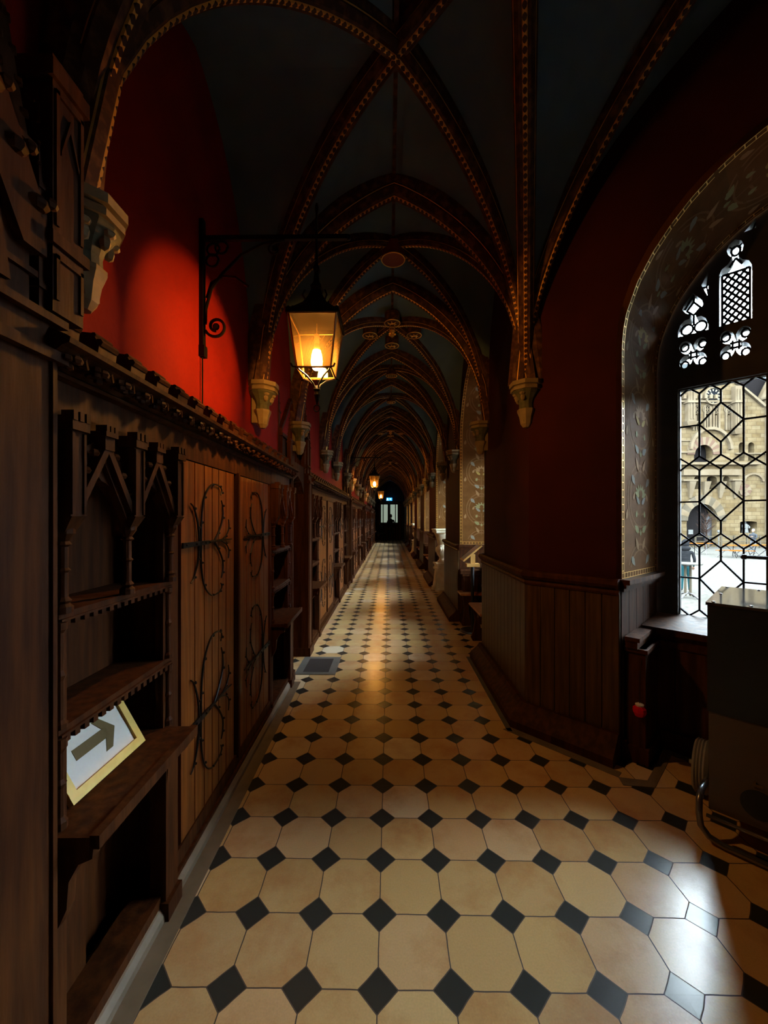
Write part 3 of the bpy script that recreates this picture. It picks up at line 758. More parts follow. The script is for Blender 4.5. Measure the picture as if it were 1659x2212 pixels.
# ------------------------------------------------------------------ left-hand panelling: bookcases, cupboard doors, cornices, doorcases
def bookcase(w, label, loc, rz, group=None):
    t = thing('bookcase', label, 'bookcase', loc, rz, group)
    b = MB(); b.box(-.195,-.17,0,w,0,1.9); b.box(-.18,-.005,0,.018,0,1.82); b.box(-.18,-.005,w-.018,w,0,1.82)
    b.box(-.03,0,0,.055,.0,1.80); b.box(-.03,0,w-.055,w,0,1.80); b.box(-.03,0,0,w,1.785,1.905); b.box(-.19,0,0,w,1.80,1.82); b.box(-.10,.012,0,w,0,.09)
    b.box(-.12,-.10,0,w*.45,.09,.68); b.build('carcass', 'wood', t)
    ys = (.028, w/2, w-.028)
    for y in ys:
        b = MB(); b.box(0,.05,y-.024,y+.024,1.53,1.775)
        b.box(.05,.055,y-.024,y-.016,1.54,1.76); b.box(.05,.055,y+.016,y+.024,1.54,1.76)
        b.taper([(0,y-.016,1.485),(.025,y-.016,1.485),(.025,y+.016,1.485),(0,y+.016,1.485)], [(0,y-.026,1.535),(.055,y-.026,1.535),(.055,y+.026,1.535),(0,y+.026,1.535)])
        b.box(0,.06,y-.03,y+.03,1.765,1.79)
        for q in (-.022,0,.022): b.box(.03,.062,y+q-.007,y+q+.007,1.79,1.815)
        b.box(0,.04,y-.03,y+.03,1.79,1.802)
        b.build('buttress', 'wood', t)
        b = MB(); z0 = 1.245
        b.lathe([(.022,0),(.022,.02),(.013,.03),(.019,.038),(.0115,.05),(.0115,.125),(.017,.132),(.0115,.14),(.0115,.205),(.019,.212),(.013,.222),(.026,.245),(.026,.258)], (.012,y,z0), 10)
        b.build('column', 'wood', t, smooth=False)
    for y in (ys[0], ys[2]):
        for z0, h in ((.70,.19),(.915,.305)):
            b = MB(); b.lathe([(.017,0),(.017,.015),(.009,.025),(.009,h*.45),(.015,h*.5),(.009,h*.55),(.009,h-.03),(.016,h-.02),(.016,h)], (.004,y,z0), 8); b.build('slender_column', 'wood', t)
    for a, c in ((ys[0],ys[1]),(ys[1],ys[2])):
        m = (a+c)/2; hw = (c-a)/2-.02
        ar = []
        for i in range(9):
            q = pi/2*(i/8)*.92; ar.append((m-hw*cos(q)**1.15, 1.50+.145*sin(q)**.9))
        ar = [(m-hw,1.47)]+ar+[(m,1.655)]
        ar += [(2*m-y,z) for y,z in reversed(ar[:-1])]
        poly = [(a,1.47)]+ar+[(c,1.47),(c,1.70),(m,1.765),(a,1.70)]
        b = MB(); b.prism(poly, lambda y,z,d: (d,y,z), -.025, .012); b.build('arch_spandrel', 'wood', t)
        b = MB()
        for s in (1,-1):
            for wd,off,h in ((.020,0,.042),(.012,-.028,.026)):
                p = (m+s*(c-a)*.5, 1.525+off); q = (m, 1.745+off); d = Vector((q[0]-p[0],q[1]-p[1])).normalized(); n = Vector((-d.y,d.x))*wd/2
                P = [(p[0]+n.x,p[1]+n.y),(q[0]+n.x,q[1]+n.y),(q[0]-n.x,q[1]-n.y),(p[0]-n.x,p[1]-n.y)]
                b.taper([(0,u,v) for u,v in P], [(h,u,v) for u,v in P])
            for k in (.3,.55,.8):
                y = m+s*(c-a)*.5*(1-k)+s*.012; z = 1.525+.22*k+.012
                b.blob((.03,y+s*.006,z+.008), (.016,.013,.012), 6, 4)
        b.box(0,.045,m-.02,m+.02,1.735,1.785); b.box(0,.052,m-.026,m+.026,1.775,1.79)
        for q in (-.018,.0,.018): b.box(.02,.052,m+q-.006,m+q+.006,1.79,1.808)
        b.build('gable', 'wood', t)
    for z, nm in ((1.225,'shelf'),(.895,'shelf')):
        b = MB(); b.box(-.175,.008,.018,w-.018,z,z+.02); sh = b.build(nm, 'wood', t)
        b = MB(); k = int((w-.06)/.034)
        for i in range(k): b.box(-.004,.012,.035+i*.034,.035+i*.034+.018,z-.018,z)
        b.box(-.004,.016,.02,w-.02,z-.002,z+.004); b.build('dentil_edge', 'wood', sh)
    b = MB(); b.box(-.175,.118,.0,w*.93,.675,.697); b.box(.10,.125,.0,w*.93,.668,.702); b.build('desk_shelf', 'wood', t)
    for y in (.03, w*.93-.03):
        b = MB(); b.prism([(0,.67),(.10,.67),(.095,.63),(.06,.615),(.035,.57),(.03,.50),(.012,.46),(0,.44)], lambda x,z,d: (x,d,z), y-.014, y+.014); b.build('bracket', 'wood', t)
    b = MB(); b.box(-.03,.03,w-.09,w-.005,0,.67); b.box(-.04,.045,w-.10,w,0,.07); b.build('leg', 'wood', t)
    return warp(t)

def scroll_strap(D, zc, flip, up=1):
    """wrought-iron strap hinge with C scrolls, on a door D wide, centred at height zc"""
    b = MB(); X = .004
    Y = (lambda y: D-y) if flip else (lambda y: y)
    b.taper([(0,Y(0.0),zc-.014),(0,Y(D*.42),zc-.011),(0,Y(D*.42),zc+.011),(0,Y(0.0),zc+.014)], [(.008,Y(0.0),zc-.014),(.008,Y(D*.42),zc-.011),(.008,Y(D*.42),zc+.011),(.008,Y(0.0),zc+.014)])
    b.tube([(X,Y(D*.42),zc),(X,Y(D*.7),zc+.004),(X,Y(D*.9),zc)], [.009,.006,.004], 5)
    def arc(pts, r=.0055):
        P = [Vector(p) for p in pts]; out = []
        for i in range(len(P)-1):
            p0 = P[max(i-1,0)]; p1 = P[i]; p2 = P[i+1]; p3 = P[min(i+2,len(P)-1)]
            for k in range(6):
                u = k/6; out.append(.5*((2*p1)+(p2-p0)*u+(2*p0-5*p1+4*p2-p3)*u*u+(3*p1-p0-3*p2+p3)*u**3))
        out.append(P[-1]); n = len(out)
        b.tube([(X,Y(p.x*D),zc+p.y) for p in out], [r*(1-.45*i/n) for i in range(n)], 5)
        for i in range(5, n, 7): b.blob((X+.002,Y(out[i].x*D+.012),zc+out[i].y), (.006,.007,.007), 5, 3)
    for s in (1,-1):
        arc([(.28,0),(.29,s*0.131),(.34,s*0.232),(.46,s*0.297),(.60,s*0.304),(.68,s*0.283),(.66,s*0.254)])
        arc([(.26,s*0.000),(.23,s*0.102),(.17,s*0.174),(.12,s*0.196)])
        arc([(.52,0),(.62,s*0.058),(.70,s*0.131),(.70,s*0.189),(.67,s*0.225)])
        arc([(.66,0),(.78,s*0.029),(.84,s*0.072),(.83,s*0.123)], .0045)
    for y in (.05,.2,.36): b.blob((.009,Y(D*y),zc), (.005,.007,.007), 6, 3)
    return b
def cupboard(w, nd, label, loc, rz, group=None, flips=(0,1)):
    t = thing('cupboard', label, 'cupboard', loc, rz, group)
    b = MB(); b.box(-.07,-.05,0,w,0,1.9); b.box(-.05,0,0,w,1.795,1.905); b.box(-.05,0,0,w,0,.135)
    b.box(-.05,.0,0,.055,.1,1.8); b.box(-.05,0,w-.02,w,.1,1.8); b.box(-.05,.014,0,w,0,.07)
    gap = .075; D = (w-.055-.02-gap*(nd-1)-.035*nd)/nd
    starts = []
    y = .055+.03
    for i in range(nd):
        starts.append(y); y += D+gap+.03*(0 if i == nd-1 else .4)
    for i in range(1, nd): b.box(-.03,.012,starts[i]-.055,starts[i]-.03,.12,1.80)
    b.build('frame', 'wood', t)
    for i in range(nd):
        d = bpy.data.objects.new('door', None)
        b = MB(); n = 6; ws = [1.3,1,.9,.8,1,1.2]; tot = sum(ws); yy = 0
        for q in ws:
            a, c = yy*D/tot, (yy+q)*D/tot; yy += q
            b.taper([(-.03,a,.14),(-.004,a+.004,.14),(-.004,c-.004,.14),(-.03,c,.14)], [(-.03,a,1.79),(-.004,a+.004,1.79),(-.004,c-.004,1.79),(-.03,c,1.79)])
        dr = b.build('door', 'wood2', t); dr.location = (0,starts[i],0)
        for zc in (1.40,.58):
            s = scroll_strap(D, zc, flips[i%2]).build('strap_hinge', 'iron', dr)
    return warp(t)

def cornice(L, label, loc, rz, group=None):
    t = thing('carved_cornice', label, 'cornice', loc, rz, group)
    prof = [(-.20,1.905),(.004,1.905),(.018,1.912),(.022,1.922),(.012,1.932),(.02,1.945),(.055,1.965),(.068,1.978),(.085,1.985),(.088,2.0),(.075,2.008),(.02,2.03),(-.06,2.055),(-.20,2.055)]
    b = MB(); b.prism(prof, lambda x,z,d: (x,d,z), 0, L); b.build('moulding', 'wood', t)
    b = MB(); k = int(L/.098); rnd = random.Random(3)
    for i in range(k):
        y = .05+i*.098
        for j in range(6):
            a = j*1.05+rnd.random(); b.blob((.045+rnd.random()*.02, y+.026*cos(a), 1.952+.02*sin(a)), (.012,.014,.011), 5, 3)
        b.tube([(.04,y-.035,1.935),(.058,y-.01,1.955),(.07,y+.02,1.965),(.06,y+.04,1.945)], .006, 5)
        b.blob((.066,y,1.955),(.012,.018,.014),6,4)
    tag(b.build('carved_foliage', 'wood', t), kind='stuff')
    k = int(L/.152)
    for i in range(k):
        y = .06+i*.152
        b = MB(); P = [(-.085,y,2.055),(.0,y,2.030),(.006,y,2.075),(-.012,y,2.112),(-.085,y,2.12)]
        b.taper(P, [(p[0],y+.078,p[2]) for p in P]); b.tube([(.004,y+.002,2.085),(.004,y+.076,2.085)], .012, 6); b.tube([(-.012,y+.002,2.108),(-.012,y+.076,2.108)], .008, 6)
        b.build('cresting_block', 'wood', t)
    return warp(t)

def pinnacle(b, x, y, z0, h, w):
    """a square gothic shaft with little gables, crockets and a finial"""
    b.box(x-w/2,x+w/2,y-w/2,y+w/2,z0,z0+h*.5); 
    for q in (.12,.5): b.box(x-w*.65,x+w*.65,y-w*.65,y+w*.65,z0+h*q-.008,z0+h*q+.006)
    r = w*.5; b.taper([(x-r,y-r,z0+h*.5),(x+r,y-r,z0+h*.5),(x+r,y+r,z0+h*.5),(x-r,y+r,z0+h*.5)], [(x-r*.15,y-r*.15,z0+h*.92),(x+r*.15,y-r*.15,z0+h*.92),(x+r*.15,y+r*.15,z0+h*.92),(x-r*.15,y+r*.15,z0+h*.92)])
    for k in range(1,5):
        q = r*(1-.19*k); z = z0+h*(.5+.084*k)
        for a,c in ((1,1),(1,-1),(-1,1),(-1,-1)): b.blob((x+a*q,y+c*q,z),(w*.16,w*.16,w*.14),5,3)
    b.blob((x,y,z0+h*.94),(w*.3,w*.3,w*.12),6,3); b.blob((x,y,z0+h*.98),(w*.16,w*.16,w*.3),6,3)

ZM = [(0,0),(.69,.69),(.70,.70),(.895,.938),(.915,.958),(1.225,1.235),(1.245,1.255),(1.485,1.455),(1.53,1.50),(1.815,1.772),(1.905,1.855),(2.0,1.935),(2.1,2.03),(4,3.93)]
def zmap(z):
    for (a,p),(c,q) in zip(ZM, ZM[1:]):
        if z <= c: return p+(q-p)*(z-a)/(c-a)
    return z
def warp(t):
    seen = set()
    def go(o):
        for ch in kids(o):
            if ch.type == 'MESH' and ch.data.name not in seen:
                seen.add(ch.data.name)
                for v in ch.data.vertices: v.co.z = zmap(v.co.z)
            go(ch)
    go(t); return t
def doorcase(gap, label, loc, rz, group=None):
    """gothic doorcase between two runs of panelling; the origin is the near end of the gap"""
    t = thing('gothic_doorcase', label, 'doorcase', loc, rz, group)
    b = MB(); b.box(-.30,-.26,-.02,gap+.02,0,2.4)
    for i in range(4): b.box(-.27,-.25,.06+i*(gap-.12)/4,.05+(i+1)*(gap-.12)/4,.1,1.85)
    b.build('door_leaf', 'wood', t)
    for y0,y1,pr in ((-.0,.06,.01),(gap,gap+.19,.03)):
        b = MB(); b.box(-.30,pr,y0,y1,0,2.05); b.box(-.3,pr+.02,y0-.01,y1+.01,0,.09)
        b.box(pr,pr+.008,y0+.012,y0+.022,.1,1.98); b.box(pr,pr+.008,y1-.022,y1-.012,.1,1.98)
        b.box(-.3,pr+.02,y0-.01,y1+.01,1.93,1.96); b.box(-.3,pr+.02,y0-.01,y1+.01,2.03,2.05)
        b.build('jamb_post', 'wood', t)
    b = MB(); m = (gap+.1)/2
    b.prism([(0,1.80),(.05,1.80),(m*.6,1.93),(m,1.99),(2*m-m*.6,1.93),(gap,1.80),(gap+.1,1.80),(gap+.1,2.12),(0,2.12)], lambda y,z,d: (d,y,z), -.28, -.02)
    b.build('lintel', 'wood', t)
    b = MB()
    b.box(-.22,-.10,.04,gap+.15,2.10,2.34)
    for i in range(5): y = .06+i*(gap+.05)/4; b.box(-.10,-.085,y-.012,y+.012,2.10,2.36)
    b.box(-.22,-.075,.02,gap+.17,2.33,2.36)
    for s in (1,-1):
        P = [(m,2.78),(m-s*.0,2.74),(m-s*(m-.02),2.36),(m-s*(m-.02),2.40)]
        b.taper([(-.12,y,z) for y,z in P], [(-.08,y,z) for y,z in P])
    b.build('canopy', 'wood', t)
    b = MB()
    for dx,dy,h,w in ((-.13,.03,1.0,.05),(-.03,gap+.10,.78,.075),(-.03,gap+.02,.50,.035),(.0,gap+.17,.62,.035),(-.09,gap+.17,.55,.035),(-.10,gap+.0,.66,.035),(-.02,.05,.45,.035),(-.2,gap+.12,.8,.04)):
        b = MB(); pinnacle(b, dx, dy, 2.05, h, w); b.build('pinnacle', 'wood', t)
    return warp(t)

A1 = .0205
P1 = lambda y: (-.8325-A1*y, y, 0)
near = bookcase(.575, 'carved oak bookcase with the framed arrow sign on its desk shelf', P1(.985), A1)
cupboard(1.42, 2, 'oak cupboard with two plank doors and iron scroll hinges, nearest on the left', P1(1.56), A1)
bookcase(.60, 'carved oak bookcase with small desk shelf, just before the first pinnacled doorcase', P1(2.99), A1)
cornice(2.68, 'carved oak cornice over the nearest bookcase and cupboard below the red wall', P1(.94), A1)
XL = -.915
def run(y0, first=None):
    things = []
    if first is None:
        L = 'oak bookcase at the near end of the second run, past the first doorcase'
        things.append(bookcase(.60, L, (XL,y0,0), 0))
        things.append(cupboard(1.43, 2, 'two-door cupboard with iron scrolls in the second run of panelling', (XL,y0+.60,0), 0))
        things.append(bookcase(.60, 'oak bookcase in the middle of the second run of panelling', (XL,y0+2.03,0), 0))
        things.append(cupboard(.80, 1, 'single-door cupboard near the far end of the second run', (XL,y0+2.63,0), 0))
        things.append(bookcase(.60, 'oak bookcase at the far end of the second run, before the second doorcase', (XL,y0+3.43,0), 0))
        things.append(cornice(4.1, 'golden-lit carved cornice over the second run of panelling', (XL,y0-.04,0), 0))
        return things
    for o in first:
        c = copy_tree(o); c.location.y += y0-4.495; things.append(c)
        kind = {'bookcase':'bookcase','cupboard':'cupboard','cornice':'cornice'}[c['category']]
        c['label'] = {'bookcase':'small distant bookcase farther down the left-hand panelling','cupboard':'small distant cupboard farther down the left-hand panelling','cornice':'small distant cornice farther down the left-hand panelling'}[kind]
        c['group'] = 'distant panelling on the left, %ss' % kind
    return things
r2 = run(4.495)
for y in (9.37, 14.20, 19.03): run(y, r2)
run(23.9, r2[:2])
d1 = doorcase(.68, 'dark pinnacled gothic doorcase in the left panelling behind the lit lantern', (-.905,3.615,0), 0)
# near doorcase, mostly outside the frame
d0 = doorcase(.50, 'black pinnacled doorcase post at the extreme left edge of the view', (-.845,.275,0), 0)
d2 = doorcase(.58, 'second pinnacled doorcase down the left side, half-way along', (-.905,8.565,0), 0)
for y in (13.44, 18.27, 23.10):
    c = copy_tree(d2); c.location.y = y; c['label'] = 'small distant doorcase far down the left-hand panelling'; c['group'] = 'distant doorcases on the left'
# tall canopy at the upper left (over the near doorcase)
b = MB()
b.box(-.32,.035,.67,.765,2.0,2.62); b.box(-.32,.045,.66,.775,2.16,2.19); b.box(-.32,.045,.66,.775,2.56,2.60)
for i in range(5):
    z = 2.20+i*.085; b.blob((.03,.635-i*.055,z+.03),(.022,.026,.018),8,5); b.blob((.045,.655-i*.055,z+.042),(.014,.016,.014),6,4)
b.prism([(.10,2.10),(.16,2.10),(.40,2.50),(.60,2.12),(.66,2.12),(.66,2.22),(.44,2.66),(.36,2.66),(.10,2.25)], lambda y,z,d: (d,y,z), -.05, .03)
b.prism([(.22,2.02),(.30,2.02),(.32,2.16),(.40,2.26),(.48,2.16),(.50,2.02),(.58,2.02),(.55,2.20),(.40,2.38),(.25,2.20)], lambda y,z,d: (d,y,z), -.05, .02)
for z0,z1 in ((2.03,2.14),(2.21,2.54)):
    b.box(.035,.041,.675,.685,z0,z1); b.box(.035,.041,.75,.76,z0,z1); b.box(.035,.041,.675,.76,z1-.01,z1)
b.prism([(.69,2.40),(.7175,2.50),(.745,2.40),(.745,2.39),(.7175,2.47),(.69,2.39)], lambda y,z,d: (d,y,z), .033, .041)
b.build('tall_canopy', 'wood', d0)
b = MB(); b.prism([(0,0),(.030,0),(.030,.03),(.018,.05),(0,.06)], lambda x,z,d: (x,d,z), 0, 2.68); o = tag(b.build('baseboard_left','kerb'), kind='structure'); o.location = P1(.94); o.rotation_euler = (0,0,A1)
b = MB(); b.box(.030,.095,0,2.68,0,.004); o = tag(b.build('trim_60','kerb'), kind='structure'); o.location = P1(.94); o.rotation_euler = (0,0,A1)
b = MB(); b.box(XL,XL+.03,4.43,26.5,0,.06); tag(b.build('baseboard_left','wood'), kind='structure')
for i,y in enumerate((4.43,9.2,14.0,18.8)):
    pass

# framed arrow sign leaning on the desk shelf
t = thing('framed_sign', 'gilt-framed white card with a brown arrow pointing right', 'sign', (-.880,1.250,.700), 0)
lean = math.atan2(.115,.20); RX = Matrix.Rotation(-lean,4,'Y')
def signxf(y, z, x=0): p = RX @ Vector((x,0,z)); return (p.x, y, p.z)
W_, H_, fr = .162, .262, .028
b = MB()
def sq(y0,y1,z0,z1,x0,x1):
    b.taper([signxf(y0,z0,x0),signxf(y1,z0,x0),signxf(y1,z1,x0),signxf(y0,z1,x0)], [signxf(y0,z0,x1),signxf(y1,z0,x1),signxf(y1,z1,x1),signxf(y0,z1,x1)])
sq(-W_,W_,0,fr,-.008,.008); sq(-W_,W_,H_-fr,H_,-.008,.008); sq(-W_,-W_+fr,fr,H_-fr,-.008,.008); sq(W_-fr,W_,fr,H_-fr,-.008,.008)
b.build('frame','goldf',t)
b = MB(); sq(-W_+fr,W_-fr,fr,H_-fr,-.006,-.001); b.build('card','paper',t)
b = MB(); zc = H_/2-.022; hw = .0165
def mk(poly):
    P = poly; b.prism(P, lambda y,z,d: signxf(y,z,d), -.001, .0004)
mk([(-.085,zc-hw),(.055,zc-hw),(.055,zc+hw),(-.085,zc+hw)])
mk([(.015,zc+.052),(.045,zc+.052),(.088,zc),(.045,zc-.052),(.015,zc-.052),(.048,zc)])
b.build('printed_arrow','arrow',t)

# ------------------------------------------------------------------ lanterns and brackets
def bracket(label, y, zb, far=False):
    t = thing('wall_bracket', label, 'bracket', (-1.02,y,zb))
    b = MB(); b.box(0,.022,-.016,.016,-.64,.10); b.box(0,.03,-.02,.02,-.64,-.58); b.build('wall_plate','iron',t)
    b = MB(); b.box(.02,.80,-.010,.010,-.012,.012); b.blob((.80,0,0),(.016,.014,.016)); b.build('arm','iron',t)
    b = MB()
    def sp(c, r0, r1, a0, a1, n=26, th=.008): b.tube([(c[0]+(r0+(r1-r0)*i/n)*cos(a0+(a1-a0)*i/n), 0, c[1]+(r0+(r1-r0)*i/n)*sin(a0+(a1-a0)*i/n)) for i in range(n+1)], th, 6)
    sp((.085,-.475),.060,.022,radians(200),radians(200+430))
    b.blob((.085,0,-.475),(.02,.012,.02))
    b.tube([(.028,0,-.46),(.03,0,-.38),(.06,0,-.27),(.12,0,-.19),(.22,0,-.09),(.34,0,-.03),(.46,0,-.012)], .008, 6)
    b.tube([(.035,0,-.32),(.06,0,-.24),(.12,0,-.205),(.19,0,-.21),(.26,0,-.26)], .007, 6)
    for c in ((.07,-.06),(.115,-.05),(.065,-.12)): sp(c,.036,.030,0,2*pi,18,.006)
    sp((.40,-.06),.035,.012,radians(90),radians(90+400),20,.006); b.blob((.40,0,-.06),(.014,.01,.014))
    b.build('scrollwork','iron',t)
    b = MB(); b.tube([(.012,0,-.62),(.012,0,-1.0)],.004,5); b.build('cable','iron',t)
    return t
def lantern(label, x, y, z0, zarm, bulb='bulb', group=None):
    """z0 is the underside of the glazed body"""
    t = thing('hanging_lantern', label, 'lantern', (x,y,z0), 0, group)
    a, c, h = .0875, .1225, .265
    def corner(s, q, z): w = a+(c-a)*z/h; return (s*w, q*w, z)
    b = MB()
    for s,q in ((1,1),(1,-1),(-1,1),(-1,-1)): b.tube([corner(s,q,0),corner(s,q,h)], .0055, 4)
    for z in (0,h):
        P = [corner(s,q,z) for s,q in ((1,1),(-1,1),(-1,-1),(1,-1),(1,1))]
        for p_,q_ in zip(P,P[1:]): b.tube([p_,q_], .006, 4)
    b.build('glazing_bars','brass',t)
    b = MB()
    b.box(-c-.012,c+.012,-c-.012,-c+.006,h-.004,h+.022); b.box(-c-.012,c+.012,c-.006,c+.012,h-.004,h+.022); b.box(-c-.012,-c+.006,-c,c,h-.004,h+.022); b.box(c-.006,c+.012,-c,c,h-.004,h+.022)
    for i in range(12):
        q = -c+ i*2*c/11
        for s in (1,-1): b.blob((q,s*c,h+.026),(.007,.005,.009),5,3); b.blob((s*c,q,h+.026),(.005,.007,.009),5,3)
    r4 = pi/4
    b.lathe([(c*1.38,h+.02),(c*1.15,h+.045),(c*.72,h+.085),(c*.45,h+.13),(c*.30,h+.17),(c*.34,h+.19),(c*.18,h+.215),(c*.12,h+.27),(c*.20,h+.29),(c*.08,h+.32),(c*.06,h+.60),(0,h+.62)], n=4, rot=r4)
    b.build('crown_roof','iron',t)
    b = MB()
    for an in range(4):
        d = (cos(an*pi/2), sin(an*pi/2)); b.tube([(0,0,h+.50),(d[0]*.02,d[1]*.02,h+.51),(d[0]*.035,d[1]*.035,h+.535)],.005,5)
        dd = (cos(an*pi/2+r4), sin(an*pi/2+r4)); b.tube([(dd[0]*.06,dd[1]*.06,h+.09),(dd[0]*.09,dd[1]*.09,h+.12),(dd[0]*.075,dd[1]*.075,h+.15)],.005,5)
    zh = zarm-z0
    b.tube([(0.0,0,zh),(0,0,h+.60)],.006,6); b.blob((0,0,h+.62),(.01,.01,.03)); b.build('finial','iron',t)
    b = MB()
    for s,q in ((1,1),(1,-1),(-1,1),(-1,-1)):
        b.tube([corner(s,q,0),(s*.075,q*.075,-.012),(s*.045,q*.045,-.03),(s*.018,q*.018,-.06),(s*.004,q*.004,-.095)],.005,5)
        b.tube([corner(s,q,0),(s*(a+.018),q*(a+.018),-.004),(s*(a+.026),q*(a+.026),.010)],.005,5)
    b.lathe([(.004,-.17),(.010,-.15),(.016,-.12),(.010,-.10),(.02,-.09),(.012,-.07)],n=8)
    b.tube([(.016*sin(2*pi*i/12),0,-.19+.018*cos(2*pi*i/12)) for i in range(13)],.0035,5)
    b.build('drop_finial','iron',t)
    b = MB()
    for s in ((0,1),(0,-1),(1,0),(-1,0)):
        if s[0] == 0: q = [(-a,s[1]*a,.0),(a,s[1]*a,0),(c,s[1]*c,h),(-c,s[1]*c,h)]; o_ = (0,.0015*s[1])
        else: q = [(s[0]*a,-a,0),(s[0]*a,a,0),(s[0]*c,c,h),(s[0]*c,-c,h)]; o_ = (.0015*s[0],0)
        b.taper(q, [(p[0]+o_[0],p[1]+o_[1],p[2]) for p in q])
    b.build('glass','amberglass',t)
    b = MB(); b.tube([(0,0,h),(0,0,.20)],.003,5); b.tube([(0,0,.205),(0,0,.155)],.0135,10); b.build('bulb_holder','cream',t)
    b = MB(); b.lathe([(.013,.155),(.017,.135),(.02,.12)],n=14); bb = b.build('bulb_collar','cream',t,smooth=True)
    b = MB(); b.lathe([(.02,.12),(.027,.095),(.031,.06),(.028,.035),(.018,.018),(0,.012)],n=16); b.build('bulb',bulb,t,smooth=True)
    return t
bracket('black wrought-iron scroll bracket on the bright red wall', 2.13, 3.007)
lantern('large lit lantern hanging in front of the first scroll bracket', -.39, 2.13, 2.28, 3.0)
bracket('second iron lantern bracket far down the left wall', 9.9, 3.007)
lantern('small lit lantern in the distance above the left panelling, the larger of two', -.37, 9.9, 2.28, 3.0, 'bulbfar')
bracket('third iron lantern bracket near the corridor end', 15.6, 3.007)
lantern('tiny lit lantern above the exit sign', -.33, 15.6, 2.28, 3.0, 'bulbfar')

# ------------------------------------------------------------------ right-hand furniture
def bench(label, y0, y1, group=None):
    t = thing('window_bench', label, 'bench', (1.0,y0,0), 0, group); w = y1-y0
    b = MB(); b.box(-.01,.62,0,w,.425,.455); b.box(-.018,.62,-.008,w+.008,.435,.448); b.build('seat','woodseat',t)
    b = MB(); b.box(.03,.60,w*.45,w*.55,.34,.425); b.build('rail','wood',t)
    for yy in (.03, w-.07):
        b = MB(); b.prism([(.02,.425),(.16,.425),(.13,.34),(.10,.25),(.12,.12),(.16,.05),(.17,0),(.02,0),(.0,.04),(.03,.12),(.05,.25),(.03,.35)], lambda x,z,d: (x,d,z), yy, yy+.04); b.build('leg','wood',t)
        b = MB(); b.box(.48,.56,yy,yy+.04,0,.425); b.build('leg','wood',t)
    return t
bench('wooden bench end nearest to the tilted info stand, in the second window bay', 4.34, 4.93)
bench('orange-lit wooden bench seat behind the tilted info stand', 5.50, 5.75)
for k in (2,3,5):
    y = 5.02+PER*k
    bench('small lit bench in a distant window bay on the right', y-.68, y-.10, 'distant window benches'); bench('small lit bench in a distant window bay on the right', y+.42, y+.70, 'distant window benches')
# tilted info panel on a post
t = thing('info_stand', 'tilted info panel on a black post with round base', 'stand', (1.10,5.27,0))
b = MB(); b.lathe([(.165,0),(.165,.012),(.15,.025),(.02,.03)],n=32); b.build('base','chrome',t,smooth=False)
b = MB(); b.lathe([(.022,.02),(.022,.86)],n=14); b.build('post','black',t)
b = MB(); b.box(-.085,.085,-.06,.06,.86,.90); b.box(-.03,.03,-.03,.03,.90,1.02); b.build('wooden_block','woodpost',t)
b = MB(); n_ = Vector((-sin(radians(40)),0,cos(radians(40)))); d_ = Vector((cos(radians(40)),0,sin(radians(40)))); c_ = Vector((-.02,0,1.04))
def slab(hw, hd, e0, e1):
    P = [c_+d_*s*hw+Vector((0,q*hd,0)) for s,q in ((-1,-1),(1,-1),(1,1),(-1,1))]; b.taper([p+n_*e0 for p in P],[p+n_*e1 for p in P])
slab(.155,.12,-.008,.012); b.build('panel_frame','woodpost',t)
b = MB(); slab(.135,.10,.010,.016); b.build('panel_card','white',t)
b = MB(); slab(.135,.10,-.012,-.007); b.build('panel_back','steel',t)
# stone pedestals
def pedestal(label, x, y):
    t = thing('stone_pedestal', label, 'pedestal', (x,y,0), radians(8))
    b = MB()
    b.box(-.19,.19,-.17,.17,0,.05); b.taper([(-.17,-.15,.05),(.17,-.15,.05),(.17,.15,.05),(-.17,.15,.05)], [(-.13,-.12,.42),(.13,-.12,.42),(.13,.12,.42),(-.13,.12,.42)])
    b.box(-.16,.16,-.14,.14,.42,.46); b.box(-.14,.14,-.13,.13,.46,.53); b.box(-.165,.165,-.145,.145,.53,.56); b.build('base','marble',t)
    for s in (1,-1):
        b = MB(); b.tube([(s*.14,-.10,.40),(s*.17,-.11,.30),(s*.16,-.12,.18),(s*.20,-.13,.08),(s*.25,-.14,.03)],[.02,.03,.03,.035,.03],8); b.blob((s*.25,-.14,.03),(.04,.035,.03)); b.build('lion_foot','marble',t,smooth=True)
    b = MB(); b.lathe([(.10,.56),(.11,.58),(.07,.62),(.06,.66),(.10,.72),(.135,.80),(.14,.86),(.10,.91),(.085,.94),(.10,.97),(.12,1.06),(.15,1.14),(.17,1.18)],n=24); b.build('baluster','marble',t,smooth=True)
    for i in range(6):
        a = i*pi/3; b = MB(); b.blob((.12*cos(a),.12*sin(a),.84),(.03,.03,.05),6,4); b.build('carved_lobe','marble',t,smooth=True)
    b = MB(); b.lathe([(.19,1.18),(.22,1.20),(.22,1.235),(.24,1.245),(.24,1.27)],n=4,rot=pi/4,sx=1.1,sy=1.1); b.build('top_slab','marble',t)
pedestal('cream carved stone pedestal standing in the third window bay', 1.12, 8.42)
pedestal('distant cream stone pedestal near the far end on the right', 1.14, 17.1)

